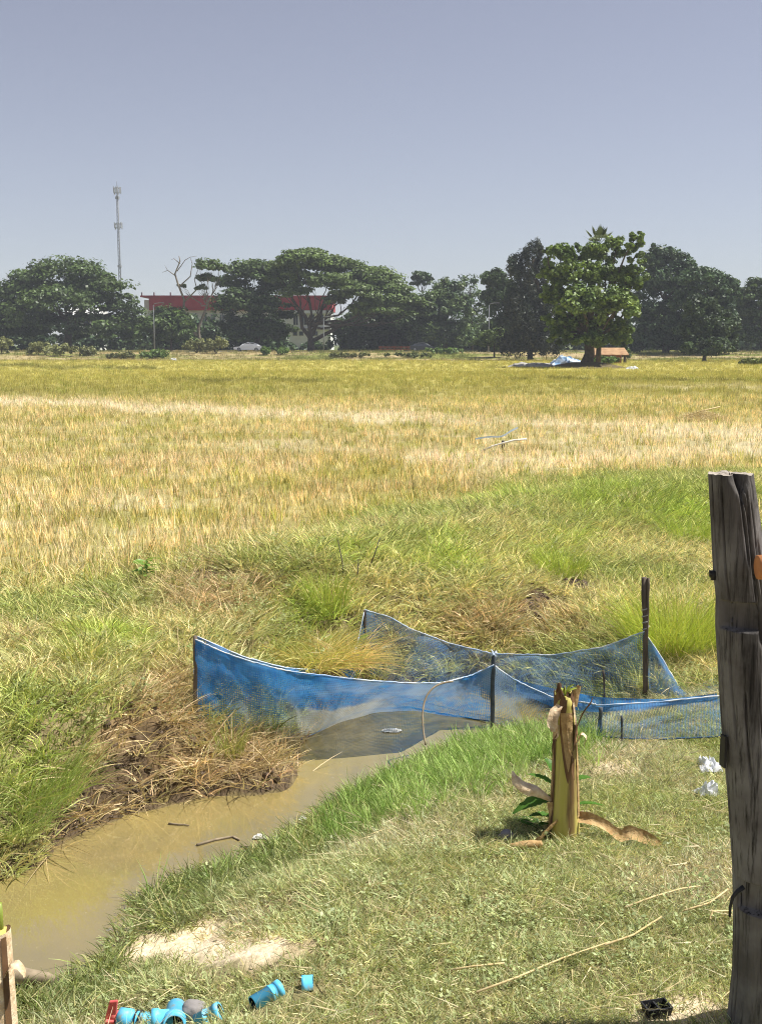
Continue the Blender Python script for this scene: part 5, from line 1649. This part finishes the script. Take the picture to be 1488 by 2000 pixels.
def scatter(name, label, cat, key, P, tint, scale, tilt=.15):
    n = len(P)
    col, k = PROTO[key]
    me = bpy.data.meshes.new(name)
    me.vertices.add(n)
    me.vertices.foreach_set('co', np.asarray(P, np.float32).ravel())
    r = np.stack([rng.normal(0, tilt, n), rng.normal(0, tilt, n), rng.uniform(0, 6.283, n)], 1).astype(np.float32)
    a = me.attributes.new('rot', 'FLOAT_VECTOR', 'POINT'); a.data.foreach_set('vector', r.ravel())
    a = me.attributes.new('scl', 'FLOAT', 'POINT'); a.data.foreach_set('value', np.asarray(scale, np.float32))
    a = me.attributes.new('pick', 'INT', 'POINT'); a.data.foreach_set('value', rng.integers(0, k, n).astype(np.int32))
    a = me.attributes.new('tint', 'FLOAT_COLOR', 'POINT'); a.data.foreach_set('color', np.concatenate([np.clip(tint, 0, 1), np.ones((n, 1))], 1).astype(np.float32).ravel())
    me.materials.append(M['grass'])
    o = link(name, me)
    ng = bpy.data.node_groups.new('scatter_' + name, 'GeometryNodeTree')
    ng.interface.new_socket('Geometry', in_out='INPUT', socket_type='NodeSocketGeometry')
    ng.interface.new_socket('Geometry', in_out='OUTPUT', socket_type='NodeSocketGeometry')
    gi, go = ng.nodes.new('NodeGroupInput'), ng.nodes.new('NodeGroupOutput')
    ip = ng.nodes.new('GeometryNodeInstanceOnPoints')
    ci = ng.nodes.new('GeometryNodeCollectionInfo'); ci.inputs['Collection'].default_value = col
    ci.inputs['Separate Children'].default_value = True; ci.inputs['Reset Children'].default_value = True
    def na(nm, t):
        x = ng.nodes.new('GeometryNodeInputNamedAttribute'); x.data_type = t; x.inputs['Name'].default_value = nm
        return [s for s in x.outputs if s.enabled][0]
    e = ng.nodes.new('FunctionNodeEulerToRotation')
    L = ng.links.new
    L(gi.outputs[0], ip.inputs['Points']); L(ci.outputs[0], ip.inputs['Instance'])
    ip.inputs['Pick Instance'].default_value = True
    L(na('pick', 'INT'), ip.inputs['Instance Index'])
    L(na('rot', 'FLOAT_VECTOR'), e.inputs[0]); L(e.outputs[0], ip.inputs['Rotation'])
    L(na('scl', 'FLOAT'), ip.inputs['Scale'])
    L(ip.outputs[0], go.inputs[0])
    md = o.modifiers.new('scatter', 'NODES'); md.node_group = ng
    return tag(o, label, cat, kind='stuff')


def rand_area(x0, x1, y0, y1, dens):
    n = int((x1 - x0) * (y1 - y0) * dens)
    return rng.uniform(x0, x1, n), rng.uniform(y0, y1, n)


def in_view(X, Y, m=1.1):
    return np.abs(X) < .345 * Y + m


def mixc(a, b, t):
    return np.asarray(a) + (np.asarray(b) - np.asarray(a)) * np.asarray(t)[:, None]


def holes(px, py):
    h = np.zeros(px.shape)
    for hx, hy, hw, hh in P_HOLES:
        h = np.maximum(h, smooth(1.15, .6, np.hypot((px - hx) / hw, (py - hy) / hh)))
    return h


SANDP = lambda px, py, n2: smooth(0.95, 0.55, np.hypot((px - 392) / 255, (py - 1854) / 62) + 1.2 * (n2 - .5))

P_SPIT = [(390, 1420), (470, 1425), (612, 1430), (612, 1560), (410, 1560)]
# ---- near lawn
X, Y = rand_area(-3.5, 4.5, 2.4, 8.2, 1500)
k = in_view(X, Y, 1.6); X, Y = X[k], Y[k]
Z = terrain(X, Y)
px, py, far, sd, field = classify(X, Y, Z)
n1 = fbm(X * 1.6, Y * 1.6, 101); n2 = fbm(X * 7, Y * 7, 103)
bare = np.maximum(SANDP(px, py, n2) * .96, .6 * smooth(1.1, .5, np.hypot((px - 1330) / 130, (py - 1985) / 50) + .6 * (n2 - .5)))
bare = np.maximum(bare, .75 * smooth(1.0, .5, np.hypot((px - 1190) / 75, (py - 1500) / 20)))
bare = np.maximum(bare, .45 * smooth(.55, .72, n2))
for o_ in list(C.objects):
    if o_.get('group') == 'blue pipe fittings' or o_.name in ('stone', 'black_pot', 'plastic_bag', 'paper_scrap'):
        bx_, by_ = o_.location.x, o_.location.y
        dd_ = [1, 0]
        bare = np.maximum(bare, .97 * (np.hypot((X - bx_ - .02) / 1.2, Y - by_ + .03) < .062))
k = (~far) & (sd > .015) & (rng.random(len(X)) > bare)
X, Y, Z, px, py, sd, n1, n2 = (q[k] for q in (X, Y, Z, px, py, sd, n1, n2))
G1 = np.array([0.47, 0.52, 0.25]); G2 = np.array([0.58, 0.575, 0.37]); G3 = np.array([0.24, 0.31, 0.11])
t = mixc(G1, G2, .85 * smooth(.42, .74, n1))
edge = smooth(.55, .15, sd)
t = t + (G3 - t) * (edge * .75 * smooth(1000, 700, px))[:, None]
t = t + (np.array([.34, .41, .12]) - t) * (smooth(1750, 1450, py) * smooth(.5, .35, n1) * .6)[:, None]
t = t * rng.uniform(.75, 1.25, (len(X), 1))
scl = rng.uniform(.5, 1.0, len(X)) * (1 + .3 * edge)
scatter('lawn_grass', 'short mixed green and dry grass of the near lawn', 'grass', 'lawn', np.stack([X, Y, Z], 1), t, scl)
# creeping broad-leaved weeds through the lawn
k = (rng.random(len(X)) < .02 + .10 * smooth(.5, .66, fbm(X * 1.2, Y * 1.2, 107)) * smooth(1700, 1800, py)) & (py > 1600)
tw = mixc([.32, .39, .16], [.47, .51, .26], rng.random(k.sum())) * rng.uniform(.8, 1.2, (k.sum(), 1))
scatter('lawn_weeds', 'small creeping leafy weeds among the near lawn', 'weeds', 'weed', np.stack([X, Y, Z], 1)[k] + [0, 0, .012], tw, rng.uniform(.7, 1.3, k.sum()))
# lawn straw litter
k = rng.random(len(X)) < .035
scatter('lawn_straw', 'dry straw bits strewn over the near lawn', 'straw', 'debris', np.stack([X, Y, Z], 1)[k] + [0, 0, .03], mixc([.62, .52, .30], [.75, .66, .44], rng.random(k.sum())), rng.uniform(.6, 1.2, k.sum()))

# ---- lush grass at the water's near edge
X, Y = rand_area(-1.2, 3.2, 4.6, 7.6, 650)
Z = terrain(X, Y)
px, py, far, sd, field = classify(X, Y, Z)
k = (~far) & (sd > .01) & inpoly(px + rng.normal(0, 14, len(px)), py + rng.normal(0, 16, len(px)), P_LUSH) & (rng.random(len(X)) < .45 + .75 * smooth(.35, .6, fbm(X * 3, Y * 3, 207)))
k |= (~far) & (sd > .0) & (sd < .16) & (rng.random(len(X)) < .07) & (px < 640)
X, Y, Z = X[k], Y[k], Z[k]
t = mixc([.24, .38, .09], [.46, .56, .20], rng.random(len(X))) * rng.uniform(.8, 1.2, (len(X), 1))
scatter('lush_grass', 'bright fresh green grass between the net pen and the banana stump', 'grass', 'lush', np.stack([X, Y, Z], 1), t, rng.uniform(.4, 1.0, len(X)))
# dark edge grass along the ditch, lower left
X, Y = rand_area(-2.8, .2, 3.2, 6.2, 420)
Z = terrain(X, Y); px, py, far, sd, field = classify(X, Y, Z)
k = (~far) & (sd > .0) & (sd < .42) & (rng.random(len(X)) < .5 * smooth(.5, .05, sd)) & (SANDP(px, py, .5 + 0 * px) < .3)
X, Y, Z = X[k], Y[k], Z[k]
t = mixc([.20, .27, .08], [.38, .38, .15], rng.random(len(X)))
scatter('ditch_edge_grass', 'darker tufty grass leaning over the near edge of the ditch', 'grass', 'bank', np.stack([X, Y, Z], 1), t, rng.uniform(.6, 1.0, len(X)))

# ---- far bank and bund
X, Y = rand_area(-5.5, 9, 4.8, 19, 420)
k = in_view(X, Y, 1.2) & (rng.random(len(X)) < np.clip(9.0 / Y, .3, 1)); X, Y = X[k], Y[k]
Z = terrain(X, Y)
px, py, far, sd, field = classify(X, Y, Z, .8)
n1 = fbm(X * .9, Y * .9, 111); n2 = fbm(X * 4, Y * 4, 113)
cut = inpoly(px, py, P_CUT); mud = inpoly(px, py, P_MUD)
spit = inpoly(px, py, P_SPIT)
hl = holes(px, py)
k = far & ~field & (sd > .03) & ~(spit & (rng.random(len(X)) < .45)) & (rng.random(len(X)) > np.where(mud, .72, np.where(cut, .35, 0))) & (rng.random(len(X)) > hl * .97) & (rng.random(len(X)) > .55 * smooth(.55, .72, n2))
X, Y, Z, px, py, sd, n1, n2, cut = (q[k] for q in (X, Y, Z, px, py, sd, n1, n2, cut))
B1 = np.array([.40, .45, .155]); B2 = np.array([.55, .54, .25]); B3 = np.array([.42, .54, .11]); B4 = np.array([.53, .43, .25])
t = mixc(B1, B2, smooth(.38, .62, n1))
gr = np.zeros(len(X))
for gx_, gy_, gw, gh in ((1100, 1080, 110, 60), (1200, 980, 140, 40), (1320, 1010, 110, 60), (700, 1100, 120, 60), (620, 1180, 90, 60), (1000, 980, 110, 25), (60, 1450, 90, 120), (900, 1090, 120, 50), (200, 1260, 120, 50)):
    gr = np.maximum(gr, smooth(1.2, .3, np.hypot((px - gx_) / gw, (py - gy_) / gh)))
t = t + (B3 - t) * (gr * smooth(.3, .6, fbm(X * 2.4, Y * 2.4, 117)) * .9)[:, None]
dryb = np.maximum(cut * .6, .7 * smooth(1.2, .4, np.hypot((px - 430) / 160, (py - 1160) / 60)))
dryb = np.maximum(dryb, .6 * smooth(1.2, .4, np.hypot((px - 1000) / 160, (py - 1210) / 50)))
t = t + (B4 - t) * np.maximum(dryb, .9 * inpoly(px, py, P_SPIT))[:, None]
t = t * rng.uniform(.75, 1.25, (len(X), 1))
scatter('bank_grass', 'mixed olive and dry grass covering the far bank and bund', 'grass', 'bank', np.stack([X, Y, Z], 1), t, rng.uniform(.65, 1.3, len(X)) * (1 + .25 * (Y > 8.5)))
# broad leaves in the bank
k = rng.random(len(X)) < .04 + .2 * smooth(.5, .68, fbm(X * 1.1, Y * 1.1, 119))
scatter('bank_weeds', 'small leafy weeds mixed into the far bank grass', 'weeds', 'weed', np.stack([X, Y, Z], 1)[k] + [0, 0, .05], mixc([.22, .28, .09], [.38, .40, .17], rng.random(k.sum())), rng.uniform(1.0, 1.9, k.sum()))

# dry straw tangles on the cut bank and elsewhere on the bank
X, Y = rand_area(-4.5, 6, 4.8, 12, 170)
k = in_view(X, Y, 1); X, Y = X[k], Y[k]
Z = terrain(X, Y); px, py, far, sd, field = classify(X, Y, Z, .8)
cut = inpoly(px, py, P_CUT); mud = inpoly(px, py, P_MUD)
pr = np.where(mud, .8, np.where(cut, 1.0, .05 + .35 * smooth(1.2, .4, np.hypot((px - 430) / 160, (py - 1150) / 60)) + .4 * smooth(1.2, .4, np.hypot((px - 1000) / 200, (py - 1220) / 60))))
pr = pr * (1 - .3 * holes(px, py))
k = far & ~field & (sd > .02) & (rng.random(len(X)) < pr) & ~(inpoly(px, py, P_SPIT) & (rng.random(len(X)) < .2))
X, Y, Z = X[k], Y[k], Z[k]
t = mixc([.46, .33, .18], [.72, .57, .34], rng.random(len(X)))
scatter('dry_straw', 'tangled brown dry straw over the cut mud bank', 'straw', 'straw', np.stack([X, Y, Z + .01], 1), t, rng.uniform(.6, 1.15, len(X)), .25)

# crumbled mud on the cut bank and in the burrow holes
def clod_mesh(name):
    bm = bmesh.new(); bmesh.ops.create_icosphere(bm, subdivisions=2, radius=.02)
    for v in bm.verts:
        v.co *= random.uniform(.65, 1.25)
    me = bpy.data.meshes.new(name); bm.to_mesh(me); bm.free(); me.materials.append(M['grass'])
    at = me.attributes.new('bcol', 'FLOAT_COLOR', 'POINT'); at.data.foreach_set('color', np.ones(len(me.vertices) * 4, np.float32))
    return me


PROTO['clod'] = proto_set('clod', [clod_mesh('clod') for _ in range(4)])
X, Y = rand_area(-4.0, 6, 4.8, 12, 620)
k = in_view(X, Y, 1); X, Y = X[k], Y[k]
Z = terrain(X, Y); px, py, far, sd, field = classify(X, Y, Z)
hl = holes(px, py)
k = far & ~field & (sd > .005) & (rng.random(len(X)) < np.where(inpoly(px, py, P_MUD), .9, np.where(inpoly(px, py, P_CUT), .35, .9 * (hl > .4)))) & (Z > ZW + .01)
X, Y, Z = X[k], Y[k], Z[k]
t = mixc([.08, .058, .042], [.22, .16, .11], rng.random(len(X)))
scatter('mud_clods', 'crumbled brown mud clods on the cut bank and in the burrow holes', 'mud', 'clod', np.stack([X, Y, Z], 1), t, rng.uniform(.3, 1.3, len(X)) ** 1.3, .8)

# ---- rice stubble
def stub_zone(y0, y1, dens, key, name, label, s0, s1):
    X, Y = rand_area(-.345 * y1 - 2, .345 * y1 + 2, y0, y1, dens)
    k = in_view(X, Y, 1.5); X, Y = X[k], Y[k]
    Z = terrain(X, Y)
    px, py, far, sd, field = classify(X, Y, Z, .8)
    n2 = fbm(X * 2.2, Y * 1.1, 131)
    k = field & (rng.random(len(X)) > .2 * smooth(.52, .7, n2)) & (Y < 151)
    k &= np.hypot((X - FIG.x) / 4.4, (Y - FIG.y - 1.5) / 4.2) > 1
    X, Y, Z = X[k], Y[k], Z[k]
    c = field_colour(X, Y)
    gy = rng.random(len(X)) < .10 + .25 * smooth(field_edge(X) + 2.5, field_edge(X), Y)
    c = np.where(gy[:, None], np.array([.36, .40, .09]), c)
    c = c * rng.uniform(.66, 1.3, (len(X), 1))
    # the pale swaths are flattened straw
    scl = rng.uniform(s0, s1, len(X)) * (1 - .3 * smooth(.7, .95, c[:, 0] / 1.0))
    scatter(name, label, 'stubble', key, np.stack([X, Y, Z], 1), c, scl, .10)
    return X, Y, Z


stub_zone(8.5, 22, 60, 'stub', 'rice_stubble', 'upright yellow rice stubble in the nearest part of the field', .5, 1.05)
stub_zone(22, 46, 22, 'stub', 'rice_stubble', 'upright yellow rice stubble in the middle of the field', .6, 1.1)
stub_zone(46, 90, 4.5, 'stubfar', 'rice_stubble', 'yellow green rice stubble in the far part of the field', .8, 1.2)
stub_zone(90, 151, 1.6, 'stubfar', 'rice_stubble', 'thin yellow green stubble at the farthest field edge', .9, 1.3)
# embankment weeds
X, Y = rand_area(-75, 80, 146, 181, 1.6)
Z = terrain(X, Y)
e = fbm(X * .12, Y * .35, 71)
k = (rng.random(len(X)) < .35 + .6 * smooth(.42, .6, e)); X, Y, Z, e = X[k], Y[k], Z[k], e[k]
t = mixc([.44, .36, .19], [.20, .22, .07], smooth(.42, .6, e)) * rng.uniform(.7, 1.3, (len(X), 1))
scatter('embankment_weeds', 'patchy dry weeds on the far road embankment', 'weeds', 'stubfar', np.stack([X, Y, Z], 1), t, rng.uniform(.8, 2.2, len(X)))

# ------------------------------------------------------------------ single grass clumps and plants
def clump(name, label, px, py, n, length, width, spread, lean, curl, col, col2, dry=.1, dark_base=False, cat='grass clump', group=None):
    q = on_ground(px, py) if not isinstance(px, Vector) else px
    me = blades_mesh(name, n, length, width, spread, lean, curl, segs=5, var=.3, dry=dry)
    mt = M['clump']
    me.materials.clear(); me.materials.append(mt)
    b = np.zeros(len(me.vertices) * 4, np.float32); me.attributes['bcol'].data.foreach_get('color', b)
    b = b.reshape(-1, 12, 4)
    tt = rng.random((len(b), 1, 1))
    b[..., :3] *= 1.3 * (np.array(col) + (np.array(col2) - np.array(col)) * tt)
    me.attributes['bcol'].data.foreach_set('color', b.ravel())
    return tag(link(name, me, loc=q), label, cat, group)


M['clump'] = leaf_mat('clump', .35, .03, attr='bcol', kind='GEOMETRY', rough=.4)
clump('feathery_grass_clump', 'soft feathery green grass clump on the left bank at the picture edge', 60, 1560, 800, (.18, .42), .004, .24, (.05, .8), 1.0, (.20, .29, .06), (.30, .34, .09))
clump('feathery_grass_clump', 'lower feathery clump left of the mud cut', 20, 1620, 420, (.15, .3), .004, .2, (.1, .9), 1.2, (.17, .25, .06), (.27, .31, .09))
clump('tall_grass_clump', 'tall yellow green grass bush right of the tall net stake', 1315, 1268, 1300, (.25, .6), .005, .30, (.0, .8), .7, (.30, .38, .05), (.42, .45, .09))
clump('tall_grass_clump', 'fresh green grass tuft on the bund above the pen, left of the bare soil', 1095, 1130, 260, (.2, .42), .006, .2, (.05, .6), .5, (.28, .36, .05), (.36, .42, .08))
clump('tall_grass_clump', 'bright green grass tuft on the bund near the post', 1345, 1060, 260, (.2, .42), .006, .3, (.05, .6), .5, (.28, .38, .05), (.36, .42, .08))
clump('tall_grass_clump', 'green grass tuft standing behind the overhanging clump', 640, 1195, 260, (.2, .42), .006, .16, (.0, .45), .5, (.24, .32, .05), (.36, .40, .08))
clump('overhanging_grass_clump', 'yellowish grass clump hanging over the rear rim of the pen', LUMP + Vector((.0, -.05, .02)), 0, 700, (.25, .5), .006, .22, (.4, 1.3), 1.2, (.36, .36, .09), (.50, .46, .17), dry=.3)
clump('overhanging_grass_clump', 'dry drooping grass over the dark corner of the pen', LUMP + Vector((.28, .05, .0)), 0, 400, (.25, .48), .005, .16, (.3, 1.4), 1.5, (.38, .33, .13), (.52, .44, .2), dry=.4)
clump('overhanging_grass_clump', 'short tuft hanging over the rim left of the overhanging clump', LUMP + Vector((-.28, .0, .0)), 0, 300, (.18, .36), .005, .16, (.3, 1.2), 1.2, (.32, .33, .09), (.46, .40, .16), dry=.3)
clump('tall_grass_clump', 'long-bladed green tuft in the middle of the left bank', 165, 1300, 120, (.2, .36), .008, .1, (.1, .8), .9, (.26, .31, .07), (.40, .40, .14), dry=.2)
clump('reed_tuft', 'thin green tuft at the left foot of the pen', 450, 1475, 120, (.12, .26), .005, .08, (.0, .45), .5, (.24, .28, .07), (.34, .34, .1))
clump('tall_grass_clump', 'dark green grass mass on the bund right of centre', 1230, 975, 420, (.15, .35), .007, .6, (.1, .8), .7, (.19, .26, .06), (.28, .33, .08))
clump('tall_grass_clump', 'dark green grass mass on the bund crest beside the stubble', 1070, 985, 300, (.15, .3), .007, .5, (.1, .8), .7, (.19, .26, .06), (.28, .33, .08))
q = on_ground(287, 1140)
pl = thing('broadleaf_weed', 'bright green broad-leaved weed at the stubble edge', 'weed', q)
M['weed_leaf'] = leaf_mat('weed_leaf', .4, .05, base=((0.22, 0.36, 0.05), (0.16, 0.28, 0.04)))
MB().tube([(0, 0, -.02), (.01, 0, .2)], [.006, .004], 6).build('stem', M['weed_leaf'], pl)
for kk_ in range(14):
    a = kk_ * 2.4
    broad_leaf((0, 0, .05 + kk_ * .011), (math.cos(a), math.sin(a), .5), random.uniform(.09, .16), .045, .05, pl, M['weed_leaf'])
q = on_ground(700, 1262)
pl = thing('broadleaf_weed', 'pale green vine leaves hanging at the dark corner of the pen', 'weed', q + Vector((0, -.1, .02)))
for kk_ in range(12):
    a = kk_ * 2.4
    broad_leaf((random.uniform(-.25, .1), random.uniform(-.1, .0), random.uniform(.0, .12)), (math.cos(a), -abs(math.sin(a)), -.1), random.uniform(.07, .12), .05, .05, pl, M['weed_leaf'])

# ------------------------------------------------------------------ hot hazy air
m, nt, out = mat_new('haze')
v = nd(nt, 'ShaderNodeVolumePrincipled')
v.inputs['Color'].default_value = (0.86, 0.91, 1.0, 1)
v.inputs['Density'].default_value = 0.00042
nt.links.new(v.outputs[0], out.inputs['Volume'])
hz = MB().box((0, 600, 29.0), (3000, 2200, 61.0)).build('haze', m, smooth_faces=False)
tag(hz, 'thin pale haze in the hot air over the field', 'haze', kind='stuff')
